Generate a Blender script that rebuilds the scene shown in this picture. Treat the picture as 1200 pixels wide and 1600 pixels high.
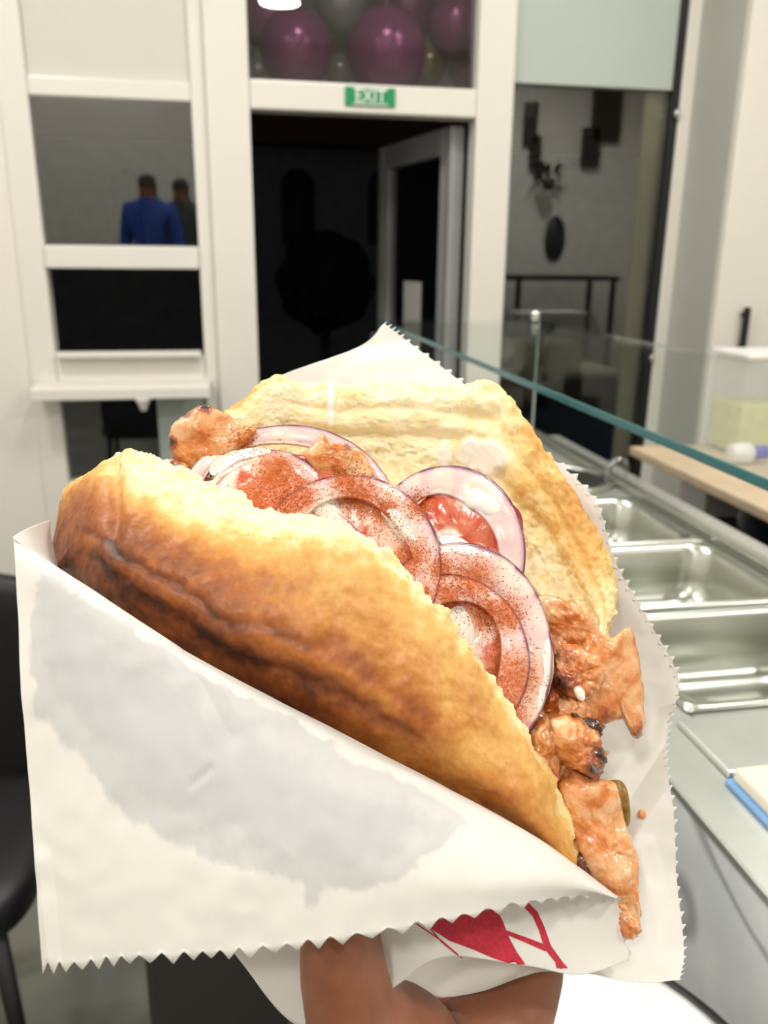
import bpy, bmesh, math, random
import numpy as np
from mathutils import Vector, Matrix, noise
from mathutils.bvhtree import BVHTree
random.seed(7)
S = bpy.context.scene
for o in list(bpy.data.objects): bpy.data.objects.remove(o)
COL = S.collection

# ------------------------------------------------------------------ camera
F = 1294.0                                   # focal length in pixels of the 1200x1600 frame
PITCH, YAW, ROLL = map(math.radians, (17.0, 10.5, 0.6))
CAM = np.array([0.0, 0.0, 1.5])
fw = np.array([math.sin(YAW)*math.cos(PITCH), math.cos(YAW)*math.cos(PITCH), -math.sin(PITCH)])
r0 = np.array([math.cos(YAW), -math.sin(YAW), 0.0]); u0 = np.cross(r0, fw)
UPV = math.cos(ROLL)*u0 - math.sin(ROLL)*r0
RT = math.cos(ROLL)*r0 + math.sin(ROLL)*u0
cd = bpy.data.cameras.new('camera'); cam = bpy.data.objects.new('camera', cd); COL.objects.link(cam)
M = Matrix.Identity(4)
for i in range(3):
    M[i][0] = RT[i]; M[i][1] = UPV[i]; M[i][2] = -fw[i]; M[i][3] = CAM[i]
cam.matrix_world = M
cd.sensor_fit = 'AUTO'; cd.sensor_width = 36.0; cd.lens = F*36/1600
cd.clip_start = 0.01; cd.clip_end = 200
cd.dof.use_dof = True; cd.dof.focus_distance = 0.312; cd.dof.aperture_fstop = 13.0
S.camera = cam

# ------------------------------------------------------------------ world, exposure
w = bpy.data.worlds.new('night'); S.world = w; w.use_nodes = True
w.node_tree.nodes['Background'].inputs[0].default_value = (0.55, 0.62, 0.75, 1)
w.node_tree.nodes['Background'].inputs[1].default_value = 0.03
S.view_settings.view_transform = 'Standard'; S.view_settings.look = 'None'
S.view_settings.gamma = 1.0; S.view_settings.use_curve_mapping = False
S.view_settings.exposure = 0.08
LAMP_W = 34.0                                # watts of one round ceiling lamp
LAMP_C = (1.0, 0.965, 0.905)

# ------------------------------------------------------------------ geometry helpers
def ray(px, py):
    px = np.asarray(px, float); py = np.asarray(py, float)
    return fw + RT*((px-600)/F)[..., None] - UPV*((py-800)/F)[..., None]
def P(px, py, d):
    """world point on the line of sight at a real distance d (metres along the view axis)"""
    return CAM + ray(px, py)*np.asarray(d, float)[..., None]
def pix(p):
    v = np.asarray(p) - CAM; d = v@fw
    return 600 + F*(v@RT)/d, 800 - F*(v@UPV)/d, d
def onY(px, py, Y):
    r = ray(px, py); return CAM + r*(Y/r[1])
def onZ(px, py, z):
    r = ray(px, py); return CAM + r*((z-CAM[2])/r[2])

def mk(name, verts, faces, mat, parent=None, attrs=None, smooth=True, origin=None):
    verts = np.asarray(verts, float)
    if origin is None:
        origin = np.array([verts[:, 0].mean(), verts[:, 1].mean(), verts[:, 2].min()])
    if parent is not None and parent.type == 'EMPTY' or parent is not None:
        po = np.array(parent['_o'])
    else:
        po = np.zeros(3)
    me = bpy.data.meshes.new(name)
    me.from_pydata((verts-origin).tolist(), [], faces)
    me.validate()
    if smooth:
        me.polygons.foreach_set('use_smooth', [True]*len(me.polygons))
    if attrs:
        for k, a in attrs.items():
            at = me.attributes.new(k, 'FLOAT', 'POINT'); at.data.foreach_set('value', np.asarray(a, np.float32).ravel())
    o = bpy.data.objects.new(name, me); COL.objects.link(o)
    o.location = origin-po
    if parent is not None: o.parent = parent
    if mat is not None: me.materials.append(mat)
    o['_o'] = [float(v) for v in origin]
    return o
def empty(name, loc):
    o = bpy.data.objects.new(name, None); COL.objects.link(o); o.location = loc
    o.empty_display_size = .02; o['_o'] = [float(v) for v in loc]
    return o
def tag(o, label, cat=None, group=None, kind=None):
    o['label'] = label
    if cat: o['category'] = cat
    if group: o['group'] = group
    if kind: o['kind'] = kind
    return o
def struct(o, label=None):
    o['kind'] = 'structure'
    if label: o['label'] = label
    return o
def recalc(o):
    bm = bmesh.new(); bm.from_mesh(o.data); bmesh.ops.recalc_face_normals(bm, faces=bm.faces); bm.to_mesh(o.data); bm.free()
def box(name, lo, hi, mat, parent=None, bev=0.003, seg=2):
    lo, hi = np.minimum(lo, hi), np.maximum(lo, hi)
    bm = bmesh.new(); bmesh.ops.create_cube(bm, size=1)
    c = (lo+hi)/2; s = hi-lo
    for v in bm.verts: v.co = Vector([v.co[i]*s[i]+c[i] for i in range(3)])
    if bev > 0:
        bmesh.ops.bevel(bm, geom=bm.edges[:], offset=min(bev, min(s)*.45), segments=seg, affect='EDGES', profile=.6)
    vs = [list(v.co) for v in bm.verts]; fs = [[v.index for v in f.verts] for f in bm.faces]; bm.free()
    o = mk(name, vs, fs, mat, parent, smooth=False)
    return o
def boxes(name, lst, mat, parent=None, bev=.003):
    bm = bmesh.new()
    for lo, hi in lst:
        lo, hi = np.minimum(lo, hi), np.maximum(lo, hi)
        g = bmesh.ops.create_cube(bm, size=1); c = (lo+hi)/2; s = hi-lo
        for v in g['verts']: v.co = Vector([v.co[i]*s[i]+c[i] for i in range(3)])
        es = set(e for v in g['verts'] for e in v.link_edges)
        if bev: bmesh.ops.bevel(bm, geom=list(es), offset=min(bev, min(s)*.45), segments=2, affect='EDGES')
    bm.verts.index_update()
    vs = [list(v.co) for v in bm.verts]; fs = [[v.index for v in f.verts] for f in bm.faces]; bm.free()
    return mk(name, vs, fs, mat, parent, smooth=False)
def lathe(name, prof, c, mat, parent=None, n=40, axis='z', loop=False):
    vs = []; fs = []
    for r, z in prof:
        for k in range(n):
            a = 2*math.pi*k/n
            p = (r*math.cos(a), r*math.sin(a), z)
            if axis == 'y': p = (p[0], p[2], p[1])
            vs.append([c[i]+p[i] for i in range(3)])
    for j in range(len(prof)-1):
        for k in range(n):
            fs.append([j*n+k, j*n+(k+1) % n, (j+1)*n+(k+1) % n, (j+1)*n+k])
    if loop:
        j = len(prof)-1
        for k in range(n): fs.append([j*n+k, j*n+(k+1) % n, (k+1) % n, k])
    else:
        fs.append(list(range(n))[::-1]); fs.append([(len(prof)-1)*n+k for k in range(n)])
    o = mk(name, vs, fs, mat, parent); recalc(o); return o
def tube(name, pts, r, mat, parent=None, n=12):
    pts = [Vector(p) for p in pts]; vs = []; fs = []
    for i, p in enumerate(pts):
        t = (pts[min(i+1, len(pts)-1)]-pts[max(i-1, 0)]).normalized()
        a = t.orthogonal().normalized() if i == 0 else (a - t*a.dot(t)).normalized()
        b = t.cross(a); rr = r[i] if isinstance(r, (list, tuple)) else r
        for k in range(n):
            q = 2*math.pi*k/n; vs.append(list(p+(a*math.cos(q)+b*math.sin(q))*rr))
    for i in range(len(pts)-1):
        for k in range(n): fs.append([i*n+k, i*n+(k+1) % n, (i+1)*n+(k+1) % n, (i+1)*n+k])
    fs.append(list(range(n))[::-1]); fs.append([(len(pts)-1)*n+k for k in range(n)])
    o = mk(name, vs, fs, mat, parent); recalc(o); return o

def cr(pts, t, closed=False):
    """Catmull-Rom through pts (n,k) at parameters t in 0..1"""
    pts = np.asarray(pts, float); n = len(pts)
    m = n if closed else n-1
    x = np.clip(np.asarray(t)*m, 0, m-1e-9); i = np.floor(x).astype(int); f = (x-i)[:, None]
    def g(k): return pts[k % n] if closed else pts[np.clip(k, 0, n-1)]
    a, b, c, d = g(i-1), g(i), g(i+1), g(i+2)
    if not closed:
        a = np.where((i == 0)[:, None], 2*b-c, a); d = np.where((i == n-2)[:, None], 2*c-b, d)
    return .5*((2*b)+(c-a)*f+(2*a-5*b+4*c-d)*f**2+(3*b-a-3*c+d)*f**3)
def surf(ctrl, nu, nv):
    """ctrl[row][col] -> dense (nv,nu,k)"""
    c = np.asarray(ctrl, float); R_, C_, K = c.shape
    tu = np.linspace(0, 1, nu); tv = np.linspace(0, 1, nv)
    a = np.stack([cr(c[i], tu) for i in range(R_)])                # R,nu,K
    return np.stack([cr(a[:, j], tv) for j in range(nu)], axis=1)   # nv,nu,K
def gfaces(nv, nu, cv=False):
    i = np.arange(nv if cv else nv-1)[:, None]; j = np.arange(nu-1)[None]
    i2 = (i+1) % nv
    q = np.stack(np.broadcast_arrays(i*nu+j, i*nu+j+1, i2*nu+j+1, i2*nu+j), -1).reshape(-1, 4)
    return q.tolist()
def gnormals(W, cv=False):
    if cv: dv = np.roll(W, -1, 0)-np.roll(W, 1, 0)
    else: dv = np.gradient(W, axis=0)
    du = np.gradient(W, axis=1)
    n = np.cross(du, dv); n /= np.linalg.norm(n, axis=-1, keepdims=True)+1e-12
    return n
def fbm(p, scale, octs=4, H=.7, off=0.0):
    q = np.asarray(p).reshape(-1, 3)*scale+off
    r = np.array([noise.fractal(Vector(v), H, 2.1, octs, noise_basis='PERLIN_ORIGINAL') for v in q.tolist()])
    return r.reshape(np.asarray(p).shape[:-1])
def smooth(a, lo, hi):
    t = np.clip((a-lo)/(hi-lo), 0, 1); return t*t*(3-2*t)

# ------------------------------------------------------------------ materials
def new_mat(name):
    m = bpy.data.materials.new(name); m.use_nodes = True
    nt = m.node_tree; b = nt.nodes['Principled BSDF']; return m, nt, b
def ramp(nt, fac, stops):
    r = nt.nodes.new('ShaderNodeValToRGB'); e = r.color_ramp.elements
    while len(e) < len(stops): e.new(.5)
    for x, (p, c) in zip(e, stops): x.position = p; x.color = (*c, 1)
    if fac is not None: nt.links.new(fac, r.inputs[0])
    return r.outputs[0]
def lin(r, g, b):
    f = lambda v: (v/255/12.92 if v/255 <= .04045 else ((v/255+.055)/1.055)**2.4)
    return (f(r), f(g), f(b))
def ntex(nt, scale, detail=4, rough=.55, coord='Object', vec=None, dist=0.0):
    t = nt.nodes.new('ShaderNodeTexNoise'); t.inputs['Scale'].default_value = scale
    t.inputs['Detail'].default_value = detail; t.inputs['Roughness'].default_value = rough
    t.inputs['Distortion'].default_value = dist
    if vec is None:
        tc = nt.nodes.new('ShaderNodeTexCoord'); vec = tc.outputs[coord]
    nt.links.new(vec, t.inputs['Vector']); return t.outputs['Fac']
def math_(nt, op, a, b=None, clamp=False):
    n = nt.nodes.new('ShaderNodeMath'); n.operation = op; n.use_clamp = clamp
    for i, v in enumerate((a, b)):
        if v is None: continue
        if isinstance(v, (int, float)): n.inputs[i].default_value = v
        else: nt.links.new(v, n.inputs[i])
    return n.outputs[0]
def mixc(nt, fac, a, b):
    n = nt.nodes.new('ShaderNodeMix'); n.data_type = 'RGBA'
    for s, v in ((n.inputs[0], fac), (n.inputs[6], a), (n.inputs[7], b)):
        if isinstance(v, (int, float)): s.default_value = v
        elif isinstance(v, tuple): s.default_value = (*v, 1)
        else: nt.links.new(v, s)
    return n.outputs[2]
def attr(nt, name):
    a = nt.nodes.new('ShaderNodeAttribute'); a.attribute_name = name; return a.outputs['Fac']
def maprange(nt, v, a, b, c=0.0, d=1.0):
    n = nt.nodes.new('ShaderNodeMapRange'); n.interpolation_type = 'SMOOTHSTEP'
    nt.links.new(v, n.inputs[0])
    for i, x in enumerate((a, b, c, d)): n.inputs[i+1].default_value = x
    return n.outputs[0]
def bump(nt, b, h, strength=.3, dist=.001):
    n = nt.nodes.new('ShaderNodeBump'); n.inputs['Strength'].default_value = strength; n.inputs['Distance'].default_value = dist
    nt.links.new(h, n.inputs['Height']); nt.links.new(n.outputs[0], b.inputs['Normal'])
def plain(name, col, rough=.5, metal=0.0, var=.06, vs=6.0, spec=.5, bmp=0, bs=200):
    m, nt, b = new_mat(name)
    f = ntex(nt, vs, 3)
    c0 = tuple(max(0, x*(1-var)) for x in col); c1 = tuple(min(1, x*(1+var)) for x in col)
    nt.links.new(ramp(nt, f, [(.3, c0), (.7, c1)]), b.inputs['Base Color'])
    b.inputs['Roughness'].default_value = rough; b.inputs['Metallic'].default_value = metal
    b.inputs['Specular IOR Level'].default_value = spec
    if bmp: bump(nt, b, ntex(nt, bs, 3), bmp)
    return m
def glass_mat(name, tint=(.96, .99, .97), refl=1.0, rough=0.0):
    m = bpy.data.materials.new(name); m.use_nodes = True; nt = m.node_tree; nt.nodes.clear()
    out = nt.nodes.new('ShaderNodeOutputMaterial'); mx = nt.nodes.new('ShaderNodeMixShader')
    tr = nt.nodes.new('ShaderNodeBsdfTransparent'); gl = nt.nodes.new('ShaderNodeBsdfGlossy')
    fr = nt.nodes.new('ShaderNodeFresnel'); fr.inputs[0].default_value = 1.52
    tr.inputs[0].default_value = (*tint, 1); gl.inputs['Roughness'].default_value = rough
    k = math_(nt, 'MULTIPLY', fr.outputs[0], refl, True)
    nt.links.new(k, mx.inputs[0]); nt.links.new(tr.outputs[0], mx.inputs[1]); nt.links.new(gl.outputs[0], mx.inputs[2])
    nt.links.new(mx.outputs[0], out.inputs[0]); return m
def emit_mat(name, col, s):
    m = bpy.data.materials.new(name); m.use_nodes = True; nt = m.node_tree; b = nt.nodes['Principled BSDF']
    b.inputs['Emission Color'].default_value = (*col, 1); b.inputs['Emission Strength'].default_value = s
    b.inputs['Base Color'].default_value = (.8, .8, .8, 1); return m

MT = {}
MT['wall'] = plain('painted_wall', lin(226, 222, 214), .6, var=.02, vs=2)
MT['ceil'] = plain('ceiling_paint', lin(228, 226, 220), .7, var=.01)
MT['upvc'] = plain('white_upvc', lin(224, 221, 213), .32, var=.015, vs=3)
MT['frost_w'] = plain('white_infill_panel', lin(206, 204, 195), .5, var=.03, vs=2)
MT['frost_g'] = plain('grey_green_infill_panel', lin(176, 186, 178), .35, var=.03, vs=2)
MT['frost_s'] = plain('light_grey_side', lin(184, 184, 178), .5, var=.02)
MT['alu'] = plain('grey_aluminium', lin(150, 150, 152), .4, var=.04)
MT['black'] = plain('black_rubber', lin(22, 21, 20), .5)
MT['blackgl'] = plain('black_leather', lin(20, 20, 21), .45, bmp=.2, bs=150)
MT['dark'] = plain('dark_grey_plastic', lin(52, 50, 48), .5)
MT['steel'] = plain('stainless_steel', lin(196, 198, 190), .26, 1.0, var=.05, vs=9)
MT['steelb'] = plain('brushed_stainless_steel', lin(214, 216, 212), .38, .9, var=.06, vs=14)
MT['green'] = plain('green_sign', lin(10, 140, 82), .4)
MT['white'] = plain('white_enamel', lin(236, 236, 234), .3, var=.01)
MT['olive'] = plain('olive_beige_strip', lin(150, 138, 100), .6)
MT['beige'] = plain('beige_laminate', lin(200, 180, 152), .5, var=.08, vs=12)
MT['blue'] = plain('blue_cap', lin(32, 46, 190), .35)
MT['yellow'] = plain('pale_yellow_liquid', lin(228, 226, 128), .4, var=.15, vs=25)
MT['cutting'] = plain('cream_cutting_board', lin(232, 222, 202), .5)
MT['bluetrim'] = plain('blue_plastic', lin(120, 165, 215), .4)
MT['navy'] = plain('navy_plastic', lin(40, 62, 84), .4)
MT['facade'] = plain('night_facade_plaster', lin(150, 152, 140), .8, var=.1)
MT['roofedge'] = plain('brown_cornice', lin(120, 84, 52), .8)
MT['asphalt'] = plain('asphalt', lin(50, 50, 50), .85, var=.2, vs=3)
MT['leaf'] = plain('dark_hedge_leaves', lin(16, 22, 14), .8, var=.3, vs=8)
MT['walnut'] = plain('dark_walnut', lin(44, 38, 32), .5, var=.15, vs=10)
MT['skin'] = None
MT['pane'] = glass_mat('window_glass', (.93, .96, .95), 2.7)
MT['shelfglass'] = glass_mat('counter_glass', (.965, .99, .98), .35)
MT['clear'] = glass_mat('clear_plastic', (.93, .94, .95), 1.6, .08)
def frosty():
    m, nt, b = new_mat('frosted_plastic')
    b.inputs['Base Color'].default_value = (*lin(214, 220, 230), 1); b.inputs['Roughness'].default_value = .35; b.inputs['Alpha'].default_value = .3; return m
MT['frosty'] = frosty()
MT['paleglass'] = plain('pale_glass_edge', lin(170, 184, 180), .15)
MT['pane_t'] = glass_mat('tinted_transom_glass', (.88, .87, .88), 1.9)
def glass_edge():
    m, nt, b = new_mat('teal_glass_edge')
    b.inputs['Base Color'].default_value = (*lin(52, 122, 128), 1); b.inputs['Roughness'].default_value = .12
    b.inputs['Transmission Weight'].default_value = .35; return m
MT['glassedge'] = glass_edge()
def floor_mat():
    m, nt, b = new_mat('grey_slate_vinyl')
    f = ntex(nt, 2.2, 6, .6); g = ntex(nt, 14, 5)
    c = ramp(nt, f, [(.25, lin(78, 82, 78)), (.5, lin(102, 106, 100)), (.75, lin(134, 134, 122))])
    nt.links.new(mixc(nt, math_(nt, 'MULTIPLY', g, .25), c, lin(96, 84, 66)), b.inputs['Base Color'])
    b.inputs['Roughness'].default_value = .4; return m
MT['floor'] = floor_mat()
def marble():
    m, nt, b = new_mat('white_marble_laminate')
    f = ntex(nt, 1.0, 3, .45, dist=.3)
    v = math_(nt, 'ABSOLUTE', math_(nt, 'SUBTRACT', f, .5))
    g = ntex(nt, 6, 4)
    c = ramp(nt, g, [(.35, lin(198, 205, 210)), (.65, lin(228, 230, 230))])
    nt.links.new(mixc(nt, maprange(nt, v, 0.0, .003, .7, 0.0), c, lin(128, 128, 126)), b.inputs['Base Color'])
    b.inputs['Roughness'].default_value = .18; return m
MT['marble'] = marble()
def balloon(name, col):
    m, nt, b = new_mat(name); b.inputs['Base Color'].default_value = (*col, 1)
    b.inputs['Roughness'].default_value = .22; b.inputs['Metallic'].default_value = .25; return m
MT['bal_p'] = balloon('purple_pearl_latex', lin(150, 78, 128))
MT['bal_g'] = balloon('silver_pearl_latex', lin(150, 152, 150))
MT['bal_y'] = balloon('champagne_pearl_latex', lin(196, 176, 130))

# food
def bread_mat():
    m, nt, b = new_mat('flatbread')
    k = attr(nt, 'bake')
    n1 = ntex(nt, 55, 5, .6); n2 = ntex(nt, 260, 4, .6); n3 = ntex(nt, 900, 3)
    kk = math_(nt, 'ADD', k, math_(nt, 'MULTIPLY', math_(nt, 'SUBTRACT', n1, .5), .42))
    kk = math_(nt, 'ADD', kk, math_(nt, 'MULTIPLY', math_(nt, 'SUBTRACT', n2, .5), .30), True)
    c = ramp(nt, kk, [(0.0, lin(248, 235, 198)), (.13, lin(245, 225, 170)), (.28, lin(229, 182, 104)), (.46, lin(208, 144, 68)), (.66, lin(174, 100, 40)), (.84, lin(128, 66, 26)), (1, lin(70, 34, 15))])
    sl = maprange(nt, math_(nt, 'ADD', attr(nt, 'spill'), math_(nt, 'MULTIPLY', math_(nt, 'SUBTRACT', n2, .5), .3)), .22, .62)
    nt.links.new(mixc(nt, sl, c, lin(247, 240, 228)), b.inputs['Base Color'])
    rg = maprange(nt, k, .15, .5, .75, .42); mr = nt.nodes.new('ShaderNodeMix'); nt.links.new(sl, mr.inputs[0]); nt.links.new(rg, mr.inputs[2]); mr.inputs[3].default_value = .16
    nt.links.new(mr.outputs[0], b.inputs['Roughness'])
    b.inputs['Subsurface Weight'].default_value = .18; b.inputs['Subsurface Radius'].default_value = (.006, .003, .0012)
    b.inputs['Subsurface Scale'].default_value = .5
    h = math_(nt, 'ADD', math_(nt, 'MULTIPLY', n2, .7), math_(nt, 'MULTIPLY', n3, .35))
    vo = nt.nodes.new('ShaderNodeTexVoronoi'); vo.feature = 'SMOOTH_F1'; vo.inputs['Scale'].default_value = 420
    tc = nt.nodes.new('ShaderNodeTexCoord'); wv = nt.nodes.new('ShaderNodeVectorMath'); wv.operation = 'ADD'
    nz = nt.nodes.new('ShaderNodeTexNoise'); nz.inputs['Scale'].default_value = 160; nt.links.new(tc.outputs['Object'], nz.inputs['Vector'])
    sc_ = nt.nodes.new('ShaderNodeVectorMath'); sc_.operation = 'SCALE'; sc_.inputs['Scale'].default_value = .006
    nt.links.new(nz.outputs['Color'], sc_.inputs[0]); nt.links.new(tc.outputs['Object'], wv.inputs[0]); nt.links.new(sc_.outputs[0], wv.inputs[1]); nt.links.new(wv.outputs[0], vo.inputs['Vector'])
    cm = maprange(nt, k, .10, .30, 1.0, 0.0)
    por = math_(nt, 'MULTIPLY', math_(nt, 'MULTIPLY', vo.outputs['Distance'], maprange(nt, n1, .4, .6)), cm)
    hh = math_(nt, 'SUBTRACT', math_(nt, 'MULTIPLY', h, math_(nt, 'ADD', math_(nt, 'MULTIPLY', cm, .88), .12)), math_(nt, 'MULTIPLY', por, .9))
    hh = math_(nt, 'MULTIPLY', hh, math_(nt, 'SUBTRACT', 1.0, math_(nt, 'MULTIPLY', sl, .9)))
    bump(nt, b, hh, .45, .0013); return m
MT['bread'] = bread_mat()
def topping(name, base, edge=None, rough=.22, sss=.25, speck=1.0):
    """fresh vegetable with sauce film and paprika powder where the attributes say so"""
    m, nt, b = new_mat(name)
    n1 = ntex(nt, 140, 4, .6); n2 = ntex(nt, 1400, 3, .7); n4 = ntex(nt, 420, 4, .65)
    c = ramp(nt, n1, [(.3, base[0]), (.7, base[1])])
    if edge is not None:
        rd = attr(nt, 'rad')
        c = mixc(nt, maprange(nt, rd, .45, .95), c, edge[0])
        c = mixc(nt, maprange(nt, rd, .76, .95), c, edge[1])
    s = attr(nt, 'sauce')
    sm = maprange(nt, math_(nt, 'ADD', s, math_(nt, 'MULTIPLY', math_(nt, 'SUBTRACT', n1, .5), .9)), .30, .62, 0, .86)
    c = mixc(nt, sm, c, lin(243, 226, 212))
    p = attr(nt, 'powder')
    c = mixc(nt, maprange(nt, p, .12, .8, 0, .55), c, lin(230, 148, 92))
    pv = math_(nt, 'ADD', p, math_(nt, 'MULTIPLY', math_(nt, 'SUBTRACT', n2, .5), 1.4*speck))
    pv = math_(nt, 'ADD', pv, math_(nt, 'MULTIPLY', math_(nt, 'SUBTRACT', n4, .5), 1.1))
    pm = maprange(nt, pv, .40, 1.0, 0, .85)
    pc = mixc(nt, n4, lin(214, 116, 44), lin(178, 74, 16))
    c = mixc(nt, pm, c, pc)
    if edge is not None: c = mixc(nt, maprange(nt, rd, .78, .95, 0, .75), c, edge[1])
    nt.links.new(c, b.inputs['Base Color'])
    r = nt.nodes.new('ShaderNodeMix'); nt.links.new(pm, r.inputs[0]); r.inputs[2].default_value = rough; r.inputs[3].default_value = .6
    nt.links.new(r.outputs[0], b.inputs['Roughness'])
    dry = math_(nt, 'SUBTRACT', 1.0, pm)
    nt.links.new(math_(nt, 'MULTIPLY', dry, sss), b.inputs['Subsurface Weight']); b.inputs['Subsurface Radius'].default_value = (.005, .0025, .002)
    b.inputs['Subsurface Scale'].default_value = .4
    nt.links.new(math_(nt, 'MULTIPLY', dry, .3), b.inputs['Coat Weight']); nt.links.new(math_(nt, 'ADD', math_(nt, 'MULTIPLY', dry, .3), .2), b.inputs['Specular IOR Level']); b.inputs['Coat Roughness'].default_value = .12
    bump(nt, b, math_(nt, 'ADD', math_(nt, 'MULTIPLY', pm, n2), math_(nt, 'MULTIPLY', n4, .5)), .35, .0008)
    return m
MT['onion'] = topping('red_onion', (lin(243, 220, 214), lin(232, 196, 196)), (lin(206, 150, 172), lin(92, 38, 74)))
MT['tomato'] = topping('tomato_flesh', (lin(202, 66, 42), lin(226, 140, 100)), (lin(212, 78, 52), lin(176, 34, 26)))
def meat_mat():
    m, nt, b = new_mat('grilled_chicken')
    n1 = ntex(nt, 75, 5, .62, dist=.8); n2 = ntex(nt, 340, 4, .6)
    c = ramp(nt, n1, [(.28, lin(188, 90, 28)), (.42, lin(220, 132, 60)), (.54, lin(234, 174, 118)), (.64, lin(238, 194, 150)), (.76, lin(216, 132, 86))])
    ch = math_(nt, 'ADD', attr(nt, 'char'), math_(nt, 'MULTIPLY', math_(nt, 'SUBTRACT', n2, .5), .8))
    c = mixc(nt, maprange(nt, ch, .2, .55, 0, .85), c, lin(158, 66, 24))
    c = mixc(nt, maprange(nt, ch, .55, .95, 0, .95), c, lin(42, 18, 10))
    nt.links.new(c, b.inputs['Base Color']); b.inputs['Roughness'].default_value = .3
    b.inputs['Subsurface Weight'].default_value = .22; b.inputs['Subsurface Radius'].default_value = (.006, .002, .001); b.inputs['Subsurface Scale'].default_value = .5
    b.inputs['Coat Weight'].default_value = .9; b.inputs['Coat Roughness'].default_value = .10
    bump(nt, b, math_(nt, 'ADD', n1, n2), .5, .0012); return m
MT['meat'] = meat_mat()
def simple_food(name, c0, c1, rough=.25, sss=.3, sc=160):
    m, nt, b = new_mat(name); n = ntex(nt, sc, 4)
    nt.links.new(ramp(nt, n, [(.35, c0), (.65, c1)]), b.inputs['Base Color']); b.inputs['Roughness'].default_value = rough
    b.inputs['Subsurface Weight'].default_value = sss; b.inputs['Subsurface Radius'].default_value = (.005, .003, .002); b.inputs['Subsurface Scale'].default_value = .4
    bump(nt, b, n, .15, .0006); return m
MT['sauce'] = simple_food('garlic_yogurt_sauce', lin(246, 238, 226), lin(250, 245, 236), .16)
MT['pepper'] = simple_food('olive_pepper', lin(120, 92, 30), lin(160, 122, 46), .3)
MT['powder'] = simple_food('paprika_powder', lin(198, 92, 30), lin(220, 124, 52), .8, 0)
def paper_mat():
    m = bpy.data.materials.new('greaseproof_paper'); m.use_nodes = True; nt = m.node_tree; b = nt.nodes['Principled BSDF']
    st = attr(nt, 'stain'); n1 = ntex(nt, 60, 5, .6); n2 = ntex(nt, 16, 4)
    c = mixc(nt, n2, lin(240, 238, 232), lin(247, 245, 240))
    c = mixc(nt, math_(nt, 'MULTIPLY', st, .82), c, mixc(nt, n1, lin(196, 197, 200), lin(212, 212, 214)))
    nt.links.new(c, b.inputs['Base Color']); b.inputs['Roughness'].default_value = .55
    bump(nt, b, n1, .12, .0008)
    tl = nt.nodes.new('ShaderNodeBsdfTranslucent'); nt.links.new(c, tl.inputs[0])
    mx = nt.nodes.new('ShaderNodeMixShader'); mx.inputs[0].default_value = .28
    nt.links.new(b.outputs[0], mx.inputs[1]); nt.links.new(tl.outputs[0], mx.inputs[2])
    nt.links.new(mx.outputs[0], nt.nodes['Material Output'].inputs[0]); return m
MT['paper'] = paper_mat()
MT['ink'] = plain('red_ink', lin(186, 28, 52), .6, var=.22, vs=700)
def skin_mat(name, a, b_):
    m, nt, b = new_mat(name); n = ntex(nt, 60, 5); n2 = ntex(nt, 700, 3)
    nt.links.new(ramp(nt, n, [(.3, a), (.7, b_)]), b.inputs['Base Color']); b.inputs['Roughness'].default_value = .45
    b.inputs['Subsurface Weight'].default_value = .2; b.inputs['Subsurface Radius'].default_value = (.008, .003, .002); b.inputs['Subsurface Scale'].default_value = .6
    bump(nt, b, n2, .15, .0006); return m
MT['skin'] = skin_mat('warm_skin', lin(138, 86, 60), lin(158, 102, 76))

# ------------------------------------------------------------------ the room
YW = 3.42; K = YW/3.1; CEIL = 3.55
X0, X1, YB = -1.95, 4.7, -2.4
struct(box('floor', (X0, YB, -.08), (X1, YW+.1, 0), MT['floor'], bev=0), 'grey floor of the shop')
struct(box('ceiling', (X0, YB, CEIL), (X1, YW+.1, CEIL+.08), MT['ceil'], bev=0), 'white ceiling')
struct(box('wall_left', (X0-.1, YB, 0), (X0, YW+.1, CEIL), MT['wall'], bev=0), 'white side wall')
struct(box('wall_right', (X1, YB, 0), (X1+.1, YW+.1, CEIL), MT['wall'], bev=0), 'white side wall')
struct(box('wall_back', (X0-.1, YB-.1, 0), (X1+.1, YB, CEIL), MT['wall'], bev=0), 'white wall opposite the shop front')

# shop front: x and z measured on the plane Y = YW
def WX(px, py): return float(onY(px, py, YW)[0])
def WZ(px, py): return float(onY(px, py, YW)[2])
dl, dr = .10*K, .887*K                      # door opening
dtop = WZ(565, 178); tbot = WZ(565, 132)
wl, wr = -.605*K, -.093*K                    # hatch window
px0, px1 = 1.022*K, 1.635*K                  # right-hand pane
D0, D1 = YW, YW+.09                          # frame depth
TOPZ = CEIL
front = empty('wall_front', (.5, YW, 0)); struct(front, 'white framed shop front with door and windows')
def fr(name, x0, x1, z0, z1, d0=D0, d1=D1, mat='upvc', bev=.008):
    return box(name, (x0, d0, z0), (x1, d1, z1), MT[mat], front, bev)
fr('wall_panel', X0, wl-.10, 0, TOPZ, YW+.01, YW+.12, 'wall', .002)
fr('frame_post', wl-.10, wl, 0, TOPZ)
fr('frame_post', wr, wr+.055, 0, TOPZ)
fr('frame_post', wr+.055, dl, 0, TOPZ, D0-.025, D1)
fr('frame_post', dr, px0, 0, TOPZ, D0-.02, D1)
fr('frame_post', px1+.035, px1+.135, 0, TOPZ)
fr('wall_panel', px1+.135, X1, 0, TOPZ, YW+.01, YW+.12, 'wall', .002)
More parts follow.
